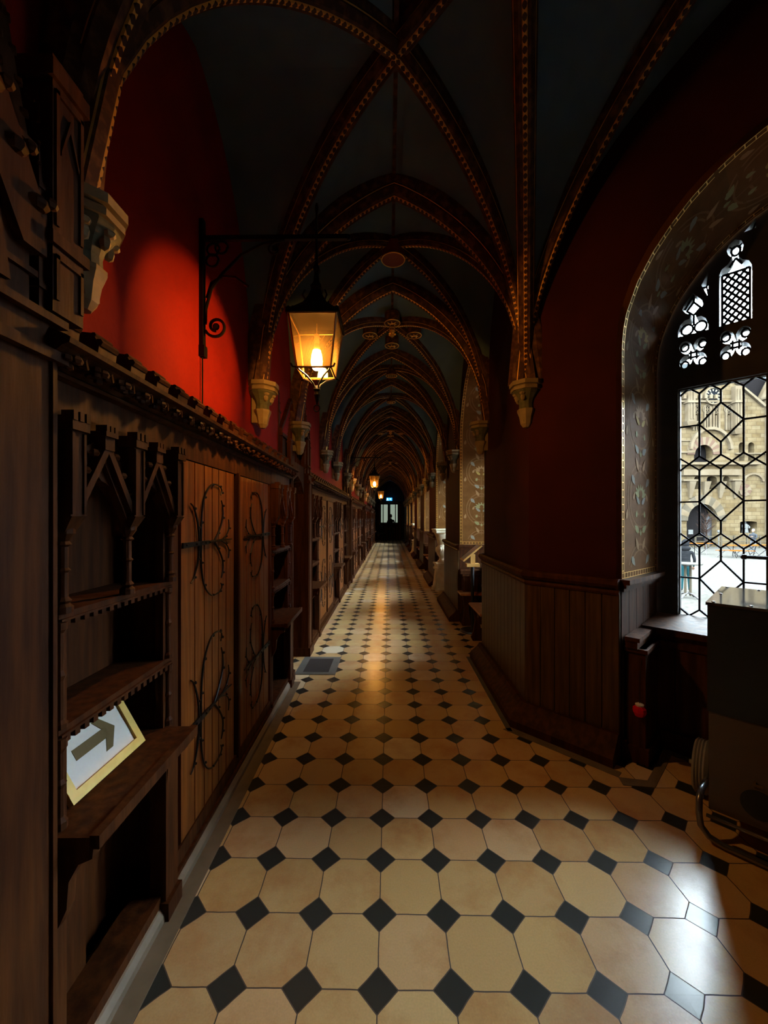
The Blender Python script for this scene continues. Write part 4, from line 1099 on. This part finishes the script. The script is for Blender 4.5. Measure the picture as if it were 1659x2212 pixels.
# equipment cabinet on a tube cart (back towards the room)
t = thing('equipment_cabinet', 'tall black and brown cabinet on a wheeled tube cart, cut by the right edge', 'cabinet', (1.485,1.875,0), radians(-45))
b = MB(); b.box(0,.95,0,.60,.60,1.095); b.build('upper_housing','black',t)
b = MB(); b.box(.004,.946,.006,.594,.144,.60); b.build('lower_body','cabbrown',t)
b = MB(); b.box(-.006,.956,-.006,.606,1.095,1.108); tp = b.build('top_plate','steel',t)
for x,y in ((.02,.02),(.02,.3),(.02,.58),(.15,.02),(.4,.02),(.4,.58),(.15,.58)):
    b = MB(); b.lathe([(.008,0),(.006,.004),(0,.005)],(x,y,1.108),8); b.build('rivet','black',tp)
b = MB(); b.lathe([(.062,0),(.062,.004)],n=24); o = b.build('round_port','black',t); o.rotation_euler = (radians(90),0,0); o.location = (.175,.006,.245)
b = MB(); b.box(.155,.19,-.0015,.006,.325,.335); b.box(.16,.166,-.0015,.006,.335,.345); b.build('faded_mark','arrow',t)
b = MB(); b.tube([(-.020,.30,.15),(-.022,.12,.20),(-.026,.03,.205),(-.028,-.015,.18),(-.027,-.03,.12),(-.02,-.03,.07),(.01,-.03,.035),(.06,-.03,.022),(.9,-.03,.022),(.97,-.03,.07),(.98,-.02,.20)],.0135,10)
b.tube([(0.0,-.03,.13),(.96,-.03,.13)],.008,8); b.build('tube_frame','chrome',t,smooth=True)
for x0 in (-.095, .97):
    b = MB(); R = .14; pr = [(.05,-.035),(R-.015,-.035),(R,-.024),(R-.008,-.017),(R,-.011),(R-.008,-.004),(R,.003),(R-.008,.010),(R,.018),(R-.015,.035),(.05,.035),(.05,-.035)]
    b.lathe(pr, n=32); b.lathe([(.05,-.02),(.0,-.02)],n=16); b.lathe([(.05,.02),(.0,.02)],n=16); b.lathe([(.012,-.06),(.012,.06)],n=10)
    w = b.build('wheel','rubber',t,smooth=False); w.rotation_euler = (0,radians(90),0); w.location = (x0+.03,.40,.14)

# small red glass lamp at the foot of the jamb
t = thing('red_glass_lamp', 'small glossy red glass lamp low beside the window panelling', 'lamp', (1.507,2.413,.335), radians(-45))
b = MB(); b.lathe([(0,-.03),(.025,-.026),(.038,.0),(.036,.02),(.022,.034),(0,.036)],n=8); b.build('glass_cup','redglass',t)
b = MB(); b.lathe([(.022,.034),(.024,.044),(.012,.05)],n=12); b.build('highlight_ring','white',t)  # pale ring standing in for the highlight on the red glass
b = MB(); b.tube([(0,0,.05),(0,.01,.20),(0,.065,.36)],.002,5); b.build('cord','iron',t)
# floor grille, kerb stones, floor hatch
t = thing('floor_grille', 'black cast-iron grille in the floor at the pier foot below the window', 'grille', (1.97,1.97,0), radians(-45))
b = MB(); b.box(-.66,-.655,.0,.33,.0,.012); b.box(-.585,-.58,.0,.33,.0,.012)
for i in range(12):
    y = .01+i*.028; b.tube([(-.655,y,.008),(-.64,y+.02,.010),(-.62,y,.008),(-.60,y+.02,.010),(-.585,y,.008)],.004,4)
b.box(-.66,-.58,0,.34,.0,.003); b.build('lattice','iron',t)
tr = 70
def strip(pts, m):
    global tr
    b = MB(); k = len(pts); b.add([(x,y,0) for x,y in pts]+[(x,y,.004) for x,y in pts], [tuple(range(k,2*k)), tuple(range(k-1,-1,-1))]+[(i,(i+1)%k,k+(i+1)%k,k+i) for i in range(k)])
    tag(b.build('trim_%d' % tr, m), kind='structure'); tr += 1
D = lambda t_, n_: (1.97+.7071*t_+.7071*n_, 1.97-.7071*t_+.7071*n_)
strip([D(-1.40,-.155),D(-.70,-.155),D(-.70,-.215),D(-1.43,-.215)], 'kerb')
strip([D(-.70,-.215),D(-.575,-.13),D(-.575,.34),D(-.53,.34),D(-.53,-.17),D(-.66,-.27)], 'kerb')
strip([D(-.53,.26),D(.7,.26),D(.7,.32),D(-.53,.32)], 'kerb')
strip([(.865,2.80),(.83,2.80),(.83,4.30),(.865,4.30)], 'slab')
t = thing('floor_hatch', 'dark floor hatch with slate surround at the foot of the first doorcase', 'hatch', (-.72,4.05,0))
b = MB(); b.box(-.12,.13,-.20,.16,.0,.006); b.build('cover','mat',t)
b = MB(); b.box(-.19,-.12,-.26,.22,0,.005); b.box(.13,.20,-.26,.22,0,.005); b.box(-.12,.13,.16,.22,0,.005); b.box(-.12,.13,-.26,-.20,0,.005); b.build('surround','slab',t)

# ------------------------------------------------------------------ end of the corridor
t = thing('glazed_double_door', 'glazed double door with pale daylight at the far end of the corridor', 'door', (0,26.55,0))
b = MB(); b.box(-.78,-.60,-.06,.05,0,2.62); b.box(.60,.78,-.06,.05,0,2.62); b.box(-.78,.78,-.06,.05,2.46,2.62); b.build('frame','wood',t)
for x0,x1 in ((-.60,-.02),(.02,.60)):
    b = MB()
    for a,c in ((x0,x0+.05),((x0+x1)/2+(.1 if x0<0 else -.1)*-1-.03,(x0+x1)/2+(.1 if x0<0 else -.1)*-1+.03),(x1-.09 if x0<0 else x1-.05,x1)): b.box(a,c,-.04,0,0.02,2.46)
    b.box(x0,x1,-.04,0,0.06,1.20); b.box(x0,x1,-.04,0,2.40,2.46); d = b.build('door_leaf','wood',t)
    b = MB(); b.box(x0+.04,x1-.04,-.01,0,1.20,2.42); b.build('pane','daylit',d)
    b = MB(); b.tube([(0,-.05,1.05),(0,-.09,1.05),(0,-.09,1.15)],.012,6); o = b.build('handle','steel',d); o.location = ((x0+x1)/2+(.22 if x0<0 else -.22),0,0)
t = thing('exit_sign', 'lit blue exit sign with white running figure above the far door', 'sign', (0,26.2,2.64))
b = MB(); b.box(-.19,.19,-.03,.03,0,.20); b.build('light_box','signblue',t)
b = MB(); X0 = -.11
b.blob((X0,-.034,.155),(.018,.004,.018)); 
for p,q in (((0,.13),(-.01,.08)),((-.01,.08),(.03,.05)),((.03,.05),(.03,.02)),((-.01,.08),(-.04,.04)),((-.04,.04),(-.07,.04)),((0,.125),(.04,.10)),((0,.125),(-.04,.10))):
    b.tube([(X0+p[0],-.034,p[1]),(X0+q[0],-.034,q[1])],.010,5)
b.build('running_figure','signwhite',t)
b = MB(); b.prism([(0,.09),(.06,.09),(.06,.06),(.11,.105),(.06,.15),(.06,.12),(0,.12)], lambda x,z,d: (x+.02,d,z), -.036,-.031); b.build('arrow','signwhite',t)
b = MB(); b.tube([(-.15,0,.2),(-.15,0,1.3)],.006,5); b.tube([(.15,0,.2),(.15,0,1.3)],.006,5); b.build('hanger','iron',t)

# ------------------------------------------------------------------ people
def skin_body(name, joints, edges, m, parent, root=0, sub=1):
    me = bpy.data.meshes.new(name); me.from_pydata([j[0] for j in joints], edges, []); 
    o = bpy.data.objects.new(name, me); C.objects.link(o)
    o.modifiers.new('s','SKIN'); sv = me.skin_vertices
    if not sv: return o
    for i,j in enumerate(joints):
        r = j[1]; sv[0].data[i].radius = r if isinstance(r, tuple) else (r,r); sv[0].data[i].use_root = (i == root)
    s = o.modifiers.new('u','SUBSURF'); s.levels = sub; s.render_levels = sub
    dg = bpy.context.evaluated_depsgraph_get(); dg.update()
    m2 = bpy.data.meshes.new_from_object(o.evaluated_get(dg)); bpy.data.objects.remove(o); m2.name = name
    for p in m2.polygons: p.use_smooth = True
    if isinstance(m, str): m2.materials.clear(); m2.materials.append(M[m])
    o = bpy.data.objects.new(name, m2); C.objects.link(o); o.parent = parent
    return o
def hand_pts(w, d, s):
    """wrist w, direction d -> joints for palm, 4 fingers and a thumb"""
    d = Vector(d).normalized(); side = d.cross(Vector((0,1,0)));
    side = side.normalized() if side.length > .1 else Vector((1,0,0))
    J = [(w+d*.05,(.030,.016))]; E = []
    for k,(o,l) in enumerate(((-.027,.062),(-.009,.075),(.009,.07),(.027,.055))):
        J += [(w+d*.085+side*o,.0095),(w+d*(.085+l*.55)+side*o*1.05+Vector((0,-.010,0)),.0085),(w+d*(.08+l)+side*o+Vector((0,-.03,0)),.007)]
        n = 1+3*k; E += [(0,n),(n,n+1),(n+1,n+2)]
    n = len(J); J += [(w+d*.035-side*.035*s,.010),(w+d*.07-side*.058*s+Vector((0,-.01,0)),.008)]; E += [(0,n),(n,n+1)]
    return J, E
def person(label, loc, rz, cloth, legs, pose='stand', hood=False, lean=0.0, phone=False, hairm='hair', group=None, scale=1.0):
    t = thing('person', label, 'person', loc, rz, group); t.scale = (scale,)*3
    sit = pose == 'sit'; hip = .52 if sit else .92
    V = Vector; up = V((0,-sin(lean),cos(lean)))
    P = V((0,0,hip)); Ch = P+up*.34; Nk = P+up*.53; Hd = P+up*.70
    J = [(P,(.16,.12)),(P+up*.17,(.135,.10)),(Ch,(.165,.115)),(Nk,(.055,.055)),(Nk+up*.05,(.05,.05))]; E = [(0,1),(1,2),(2,3),(3,4)]
    arms = []
    for s in (1,-1):
        n = len(J); sh = Ch+up*.10+V((s*.19,0,0))
        if phone: el = sh+V((s*.03,-.06,-.26)); wr_ = el+V((-s*.10,-.22,.08))
        else: el = sh+V((s*.06,.02,-.27)); wr_ = el+V((-s*.02,-.10,-.22))
        J += [(sh,.062),(el,.045),(wr_,.028)]; E += [(2,n),(n,n+1),(n+1,n+2)]
        hj, he = hand_pts(wr_, (wr_-el), s); m = len(J); J += hj; E += [(n+2,m)]+[(a+m,c+m) for a,c in he]
    for s in (1,-1):
        n = len(J); h = P+V((s*.09,0,-.04))
        if sit: kn = V((s*.11,-.42,.48)); an = V((s*.11,-.40,.08)); to = V((s*.12,-.56,.035))
        else: kn = V((s*.10,-.02,.48)); an = V((s*.11,.03,.08)); to = V((s*.13,-.12,.035))
        J += [(h,.095),(kn,.060),(an,.040),(to,.035)]; E += [(0,n),(n,n+1),(n+1,n+2),(n+2,n+3)]
    body = skin_body('body', J, E, None, t)
    me = body.data; me.materials.clear()
    for m in (cloth, legs, 'skin', 'black'): me.materials.append(M[m])
    for p in me.polygons:
        z = p.center.z; far = abs(p.center.x) > .1
        wrist = any((p.center-J[i][0]).length < .17 for i in (7,7+0)) 
        p.material_index = 3 if z < .09 else (1 if z < hip-.02 else 0)
    # hands skin
    wr_is = [i for i in range(len(J)) if not isinstance(J[i][1], tuple) and abs(J[i][1]-.028) < 1e-6]
    for p in me.polygons:
        for i in wr_is:
            if (p.center-J[i][0]).length < .16 and (p.center-J[i][0]).dot(J[i][0]-J[i-1][0]) > 0: p.material_index = 2
    b = MB(); b.blob(tuple(Hd), (.075,.093,.115), 16, 12)
    b.blob((Hd.x,Hd.y-.095,Hd.z-.01),(.013,.02,.022),8,6); b.blob((Hd.x,Hd.y-.06,Hd.z-.075),(.045,.035,.035),8,6)
    for s in (1,-1): b.blob((Hd.x+s*.076,Hd.y,Hd.z-.01),(.012,.02,.03),6,5)
    b.build('head','skin',t,smooth=True)
    b = MB()
    for s in (1,-1): b.blob((Hd.x+s*.03,Hd.y-.083,Hd.z+.01),(.012,.009,.007),6,4)
    b.blob((Hd.x,Hd.y-.09,Hd.z-.05),(.022,.006,.006),6,4); b.build('face_features','dark',t)
    b = MB()
    if hood: b.blob((Hd.x,Hd.y+.03,Hd.z+.02),(.115,.12,.15),14,10); b.blob((Hd.x,Hd.y+.06,Hd.z-.14),(.15,.10,.10),12,8); b.build('hood',cloth,t,smooth=True)
    else: b.blob((Hd.x,Hd.y+.022,Hd.z+.03),(.086,.092,.105),14,10); b.build('hair',hairm,t,smooth=True)
    return t
person('dark silhouetted person standing before the far glass door', (.10,25.6,0), .3, 'dark', 'dark')
person('dark seated person at the far left corner by the door', (-.62,25.2,0), .8, 'dark', 'dark', 'sit')
t = thing('stool', 'low dark stool under the seated person by the far door', 'stool', (-.62,25.2,0))
b = MB(); b.box(-.18,.18,-.18,.18,.40,.43); b.build('seat','wood',t)
for s,q in ((1,1),(1,-1),(-1,1),(-1,-1)):
    b = MB(); b.box(s*.15-.015,s*.15+.015,q*.15-.015,q*.15+.015,0,.40); b.build('leg','wood',t)

# ------------------------------------------------------------------ courtyard outside
G = -1.0
b = MB(); b.box(-30,120,-60,90,G-.3,G); 
b = MB()
b.add([(1.95,-30,G),(120,-30,G),(120,90,G),(1.95,90,G)],[(0,1,2,3)]); b.add([(1.95,-30,G-.3),(120,-30,G-.3),(120,90,G-.3),(1.95,90,G-.3)],[(3,2,1,0)])
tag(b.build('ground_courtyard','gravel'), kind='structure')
FY = 35.0; K = 34.6/F
fx = lambda px: wr(px)*FY
fz = lambda py: 1.5+(1119-py)*K
fz4 = lambda y: fz(800+y/4.096); fx4 = lambda x: fx(1440+x/4.096)
gh = thing('gatehouse', 'yellow stone gatehouse with clock and arched passage seen through the window', 'building', (fx(1530),FY,G))
inv = Matrix.Translation((-fx(1530),-FY,-G))
def gpart(b, nm, m, par=gh): return b.build(nm, m, par, xf=inv)
def fprism(b, poly, y0, y1): b.prism(poly, lambda x,z,d: (x,d,z), y0, y1)
# wall with openings
def archpoly(x0,x1,z0,zs,rise,n=12):
    c = (x0+x1)/2; w = (x1-x0)/2; return [(x0,z0),(x0,zs)]+[(c-w*cos(pi*i/n), zs+rise*sin(pi*i/n)) for i in range(1,n)]+[(x1,zs),(x1,z0)]
opn = [archpoly(fx4(178),fx4(442),fz4(1553),fz4(1330),fz4(1178)-fz4(1330)), archpoly(fx4(243),fx4(405),fz4(822),fz4(720),fz4(625)-fz4(720)),
       archpoly(fx4(640),fx4(690),fz4(800),fz4(665),.28,8), archpoly(fx4(722),fx4(776),fz4(800),fz4(665),.28,8),
       archpoly(fx4(650),fx4(800),fz4(1440),fz4(1345),.10,8)]
for a,c in ((232,278),(332,378),(410,455),(522,566)): opn.append(archpoly(fx4(a),fx4(c),fz4(520),fz4(410),.22,8))
for a,c in ((243,303),(355,445),(500,558)): opn.append(archpoly(fx4(a),fx4(c),fz4(1050),fz4(965),.30,8))
xl, xr = fx4(-260), fx4(1500)
outer = [(xl,G),(xr,G),(xr,fz(885)),(fx4(860),fz4(325)),(fx4(600),fz4(120)),(fx4(600),fz(812)),(xl,fz(812))]
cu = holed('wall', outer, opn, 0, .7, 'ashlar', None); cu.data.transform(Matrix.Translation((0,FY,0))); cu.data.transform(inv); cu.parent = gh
b = MB(); b.box(xl,xr,FY+.75,FY+1.0,G,fz(812)); gpart(b,'inner_wall','cshade')
b = MB()
fprism(b, [(fx4(590),fz4(105)),(fx4(612),fz4(105)),(fx4(862),fz4(312)),(fx4(850),fz4(330))], FY-.25, FY+.1)
for y,h,d,x0,x1 in ((278,.16,.25,-260,640),(725,.12,.18,-260,240),(738,.1,.2,600,900),(828,.22,.45,-260,800),(975,.14,.4,120,250),(972,.14,.4,550,650),(905,.5,.3,130,640),(622,.08,.12,120,240)):
    b.box(fx4(x0),fx4(x1),FY-d,FY,fz4(y)-h/2,fz4(y)+h/2)
gpart(b,'string_courses','ctrim')
# buttress pinnacles beside the clock
for x0,x1,y0,y1 in ((160,222,100,460),(572,628,150,520)):
    b = MB(); b.box(fx4(x0),fx4(x1),FY-.45,FY,fz4(y1),fz4(y0)); c = (fx4(x0)+fx4(x1))/2
    for q in (-.12,.12): b.box(c+q-.04,c+q+.04,FY-.53,FY-.45,fz4(y1)+.2,fz4(y0)-.3)
    b.taper([(c-.25,FY-.4,fz4(y1)-.5),(c+.25,FY-.4,fz4(y1)-.5),(c+.25,FY,fz4(y1)-.5),(c-.25,FY,fz4(y1)-.5)],[(c-.5,FY-.55,fz4(y1)),(c+.5,FY-.55,fz4(y1)),(c+.5,FY,fz4(y1)),(c-.5,FY,fz4(y1))])
    b.box(fx4(x0)-.15,fx4(x1)+.15,FY-.6,FY,fz4(290)-.1,fz4(290)+.1)
    gpart(b,'pinnacle_buttress','ctrim')
# clock
cx, cz, cr = fx4(395), fz4(232), .66
b = MB(); n = 32
P = lambda r,a: (cx+r*cos(a), cz+r*sin(a))
ring = [(P(cr+.1,2*pi*i/n),P(cr,2*pi*i/n)) for i in range(n)]
for i in range(n):
    o1,i1 = ring[i]; o2,i2 = ring[(i+1)%n]; b.taper([(o1[0],FY-.3,o1[1]),(o2[0],FY-.3,o2[1]),(i2[0],FY-.3,i2[1]),(i1[0],FY-.3,i1[1])],[(o1[0],FY,o1[1]),(o2[0],FY,o2[1]),(i2[0],FY,i2[1]),(i1[0],FY,i1[1])])
ck = gpart(b,'clock','ctrim')
b = MB(); fprism(b, [P(cr,2*pi*i/n) for i in range(n)], FY-.2, FY-.05); gpart(b,'clock_face','clockf',ck)
b = MB()
for i in range(12):
    a = 2*pi*i/12; fprism(b, [P(cr*.62,a-.09),P(cr*.93,a-.13),P(cr*.93,a+.13),P(cr*.62,a+.09)], FY-.22, FY-.2)
gpart(b,'numeral_marks','clockn',ck)
b = MB()
for a,L,w in ((radians(-38),.50,.07),(radians(132),.34,.09)):
    d = (cos(a),sin(a)); q = (-d[1]*w/2,d[0]*w/2); fprism(b,[(cx+q[0]-d[0]*.1,cz+q[1]-d[1]*.1),(cx+q[0]+d[0]*L,cz+q[1]+d[1]*L),(cx-q[0]+d[0]*L,cz-q[1]+d[1]*L),(cx-q[0]-d[0]*.1,cz-q[1]-d[1]*.1)],FY-.25,FY-.225)
gpart(b,'clock_hands','clockn',ck)
# gothic tracery windows
for a,c in ((232,278),(332,378),(410,455),(522,566)):
    x0,x1 = fx4(a),fx4(c); m = (x0+x1)/2
    b = MB(); b.box(x0-.08,x0+.04,FY-.15,FY+.1,fz4(530),fz4(320)); b.box(x1-.04,x1+.08,FY-.15,FY+.1,fz4(530),fz4(320)); b.box(m-.04,m+.04,FY-.1,FY+.1,fz4(530),fz4(400))
    for i in range(4):
        an = pi/4+i*pi/2; q = [(m+.13*cos(an)+.12*cos(2*pi*j/14), fz4(345)+.13*sin(an)+.12*sin(2*pi*j/14)) for j in range(15)]
        b.tube([(u,FY-.08,v) for u,v in q],.03,4)
    b.tube([(m+.36*cos(2*pi*j/20),FY-.08,fz4(345)+.36*sin(2*pi*j/20)) for j in range(21)],.05,4)
    w = gpart(b,'tracery_window','ctrim')
    b = MB(); fprism(b,[(m+.3*cos(2*pi*j/14),fz4(345)+.3*sin(2*pi*j/14)) for j in range(14)],FY-.02,FY-.005); gpart(b,'quatrefoil_opening','cshade',w)
def voussoirs(nm, c, zs, r0, r1, n, mats, d, ry=1.0, a0=0, a1=pi):
    b = MB()
    for i in range(n):
        b.use(mats[i%len(mats)]); u,v = a0+(a1-a0)*i/n, a0+(a1-a0)*(i+1)/n
        fprism(b,[(c+r0*cos(u),zs+r0*ry*sin(u)),(c+r1*cos(u),zs+r1*ry*sin(u)),(c+r1*cos(v),zs+r1*ry*sin(v)),(c+r0*cos(v),zs+r0*ry*sin(v))],FY-d,FY)
    return gpart(b, nm, None)
voussoirs('striped_arch', fx4(324), fz4(745), .80, 1.45, 15, ['pinkst','ctrim'], .12, 1.05)
voussoirs('hood_arch', fx4(380), fz4(700), 1.62, 1.85, 11, ['ctrim'], .28, 1.05)
voussoirs('passage_arch', fx4(312), fz4(1330), 1.30, 2.0, 13, ['greyv','ctrim'], .14, 1.12)
voussoirs('relieving_arch', fx4(760), fz4(985), .75, .95, 9, ['ctrim'], .15, .8)
b = MB(); c = fx4(690); z = fz4(1060)
for i in range(8):
    b.use('pinkst' if i%2 else 'ctrim'); u,v = 2*pi*i/8, 2*pi*(i+1)/8
    fprism(b,[(c+.2*cos(u),z+.2*sin(u)),(c+.56*cos(u),z+.56*sin(u)),(c+.56*cos(v),z+.56*sin(v)),(c+.2*cos(v),z+.2*sin(v))],FY-.08,FY)
b.use('ctrim'); fprism(b,[(c+.2*cos(2*pi*i/16),z+.2*sin(2*pi*i/16)) for i in range(16)],FY-.1,FY); gpart(b,'round_medallion',None)
for x in (205,335,470,600):
    b = MB(); c = fx4(x); b.taper([(c-.1,FY-.1,fz4(1130)),(c+.1,FY-.1,fz4(1130)),(c+.1,FY,fz4(1130)),(c-.1,FY,fz4(1130))],[(c-.28,FY-.42,fz4(985)),(c+.28,FY-.42,fz4(985)),(c+.28,FY,fz4(985)),(c-.28,FY,fz4(985))]); gpart(b,'corbel','ctrim')
b = MB()
for i in range(14):
    x = fx4(-200)+i*.45; b.box(x,x+.22,FY-.42,FY-.2,fz4(260),fz4(225))
gpart(b,'parapet','ctrim')
b = MB(); fprism(b, archpoly(fx4(378),fx4(440),fz4(1553),fz4(1340),.5,8), FY+.5, FY+.7); gpart(b,'inner_doorway','black')
# slate roof and stair turret behind the gable
b = MB(); b.add([(fx4(560),FY+1.2,fz4(140)),(fx4(1500),FY+1.2,fz4(330)),(fx4(1500),FY+9,fz(700)),(fx4(560),FY+9,fz(700))],[(0,1,2,3)]); b.add([(fx4(560),FY+1.2,fz4(900)),(fx4(1500),FY+1.2,fz4(900)),(fx4(1500),FY+1.2,fz4(330)),(fx4(560),FY+1.2,fz4(140))],[(0,1,2,3)])
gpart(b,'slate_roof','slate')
b = MB(); b.lathe([(1.4,G),(1.4,fz4(270)),(1.6,fz4(260)),(1.6,fz4(245)),(0.1,fz4(-100))],(fx4(1010),FY+.1,0),20); gpart(b,'stair_turret','ctrim')
# things in front of the gatehouse
def at(px, py, z=G):
    d = (1.5-z)*F/(py-1119); r = (px-829.5)/F; return (r*cos(TH)*d - d*sin(TH), d*cos(TH)+r*d*sin(TH))
x,y = fx4(725), FY+.35
t = thing('white_statue','white figure statue in the shallow niche of the gatehouse wall','statue',(x,y,fz4(1440)))
b = MB(); b.lathe([(.28,0),(.24,.12),(.2,.4),(.24,.62),(.17,.78),(.07,.86)],n=12); b.blob((0,0,.97),(.11,.12,.14)); b.tube([(.2,0,.7),(.3,-.12,.5),(.16,-.2,.42)],[.08,.07,.05],6); b.tube([(-.2,0,.7),(-.3,-.12,.5),(-.12,-.2,.45)],[.08,.07,.05],6); b.build('figure','statue',t,smooth=True)
t = thing('white_notice','white paper notice by the gatehouse passage','notice',(fx4(210),FY-.03,fz4(1430)))
b = MB(); b.box(-.2,.2,-.02,.0,-.2,.2); b.build('sheet','statue',t)
t = thing('rope_post','pale post with a round top inside the gatehouse passage','post',(fx4(393),FY-.8,G))
b = MB(); b.lathe([(.14,0),(.12,.05),(.04,.08),(.04,1.25),(.12,1.3),(.10,1.45),(0,1.5)],n=12); b.build('post','statue',t)
t = thing('rail_fence','thin rail fence in front of the gatehouse wall','fence',(fx4(130),FY-1.6,G))
b = MB(); L = fx4(1000)-fx4(130)
for z in (.55,.95): b.box(0,L,-.03,.03,z-.03,z+.03)
b.build('rails','greyv',t)
b = MB()
for i in range(9): b.box(i*L/8-.05,i*L/8+.05,-.05,.05,0,1.05)
b.build('posts','greyv',t)
def cafe_table(label, px, py, w, group):
    X,Y = at(px,py); t = thing('folding_table', label, 'table', (X,Y,G), 0, group)
    b = MB()
    for i in range(4): b.box(-w/2,w/2,-.35+i*.18,-.35+i*.18+.15,.73,.76)
    b.build('table_top','orange',t)
    for s in (1,-1):
        b = MB(); b.tube([(s*w*.42,-.3,.73),(s*w*.12,.3,0)],.022,5); b.tube([(s*w*.42,.3,.73),(s*w*.12,-.3,0)],.022,5); b.build('crossed_legs','iron',t)
    return t
def cafe_bench(label, px, py, w, group):
    X,Y = at(px,py); t = thing('folding_bench', label, 'bench', (X,Y,G), 0, group)
    b = MB(); b.box(-w/2,w/2,-.12,.12,.44,.47); b.build('seat','orange',t)
    for s in (1,-1):
        b = MB(); b.tube([(s*w*.45,-.1,.44),(s*w*.2,.1,0)],.02,5); b.tube([(s*w*.2,-.1,.44),(s*w*.45,.1,0)],.02,5); b.build('crossed_legs','iron',t)
cafe_table('orange slatted folding table in front of the gatehouse passage',1513,1197,1.5,'orange folding tables')
cafe_table('orange slatted folding table near the middle of the courtyard',1598,1203,1.6,'orange folding tables')
cafe_table('orange slatted folding table beside the person in grey',1641,1202,1.2,'orange folding tables')
cafe_bench('low folding bench left of the middle orange table',1574,1204,1.5,'folding benches')
cafe_bench('low folding bench in front of the middle orange table',1604,1206,1.4,'folding benches')
X,Y = at(1486,1291); t = thing('standing_table','tall round standing table with splayed feet near the window','table',(X,Y,G))
b = MB(); b.lathe([(.36,1.05),(.37,1.06),(.37,1.085),(.36,1.09)],n=28); b.build('table_top','gravel',t)
b = MB(); b.box(-.10,-.06,-.03,.03,.06,1.05); b.box(.06,.10,-.03,.03,.06,1.05); b.build('columns','greyv',t)
for i in range(4):
    a = i*pi/2+.4; b = MB(); b.tube([(0,0,.16),(.15*cos(a),.15*sin(a),.12),(.32*cos(a),.32*sin(a),.0)],.025,6); b.build('splayed_foot','iron',t)
X,Y = at(1480,1285); pn = person('person in a dark quilted jacket and teal trousers behind the standing table', (X+.42,Y+.55,G), 2.6, 'jacket', 'teal', hood=True, lean=.12)
X,Y = at(1627,1196); person('person in a grey hoodie holding a phone near orange tables', (X,Y,G), -1.2, 'grey', 'dark', phone=True)
X,Y = fx4(140), FY-2.5
t = thing('bare_shrub','bare brown shrub beside the gatehouse passage','shrub',(X,Y,G))
b = MB(); rnd = random.Random(5)
b.tube([(0,0,0),(.1,0,1.2),(.0,0,2.4)],[.06,.05,.03],6); b.build('stem','twig',t)
b = MB()
for i in range(60):
    z = 1.0+rnd.random()*1.6; a = rnd.random()*6.28; p = Vector((.05,0,z)); pts = [p]
    for j in range(4): p = p+Vector((cos(a)*.17,sin(a)*.17,.10+rnd.random()*.12)); a += rnd.uniform(-.6,.6); pts.append(p)
    b.tube(pts,[.02,.016,.012,.009,.005],4)
tag(b.build('twigs','twig',t), kind='stuff')
# unseen wing, added to cut the sky light falling on the courtyard
t = thing('shading_wing','unseen stone wing added to shade the courtyard','building',(62,10,G))
b = MB(); b.box(0,3,-40,40,0,14); b.build('wall','ashlar',t)

# ------------------------------------------------------------------ sky, camera
sc = bpy.context.scene
w = bpy.data.worlds.new('overcast_sky'); sc.world = w; w.use_nodes = True
n = w.node_tree.nodes; l = w.node_tree.links; bg = n['Background']
SKY = 60.0
tc = n.new('ShaderNodeTexCoord'); sx = n.new('ShaderNodeSeparateXYZ'); l.new(tc.outputs['Generated'], sx.inputs[0])
rp = n.new('ShaderNodeValToRGB'); rp.color_ramp.elements[0].position = .0; rp.color_ramp.elements[0].color = (.74,.86,.95,1); rp.color_ramp.elements[1].position = .6; rp.color_ramp.elements[1].color = (.80,.93,1,1)
l.new(sx.outputs['Z'], rp.inputs['Fac']); l.new(rp.outputs['Color'], bg.inputs['Color']); bg.inputs['Strength'].default_value = SKY
cam = bpy.data.cameras.new('camera'); co = bpy.data.objects.new('camera', cam); C.objects.link(co); sc.camera = co
co.location = (0,0,1.5); co.rotation_euler = (radians(90),0,TH)
cam.sensor_fit = 'HORIZONTAL'; cam.sensor_width = 36; cam.lens = 36*F/1659; cam.shift_y = 13/1659; cam.clip_start = .02; cam.clip_end = 300
sc.view_settings.view_transform = 'Standard'; sc.view_settings.look = 'None'; sc.view_settings.exposure = 0; sc.view_settings.gamma = 1
sc.cycles.max_bounces = 10; sc.cycles.diffuse_bounces = 5; sc.cycles.transparent_max_bounces = 16; sc.cycles.sample_clamp_indirect = 6
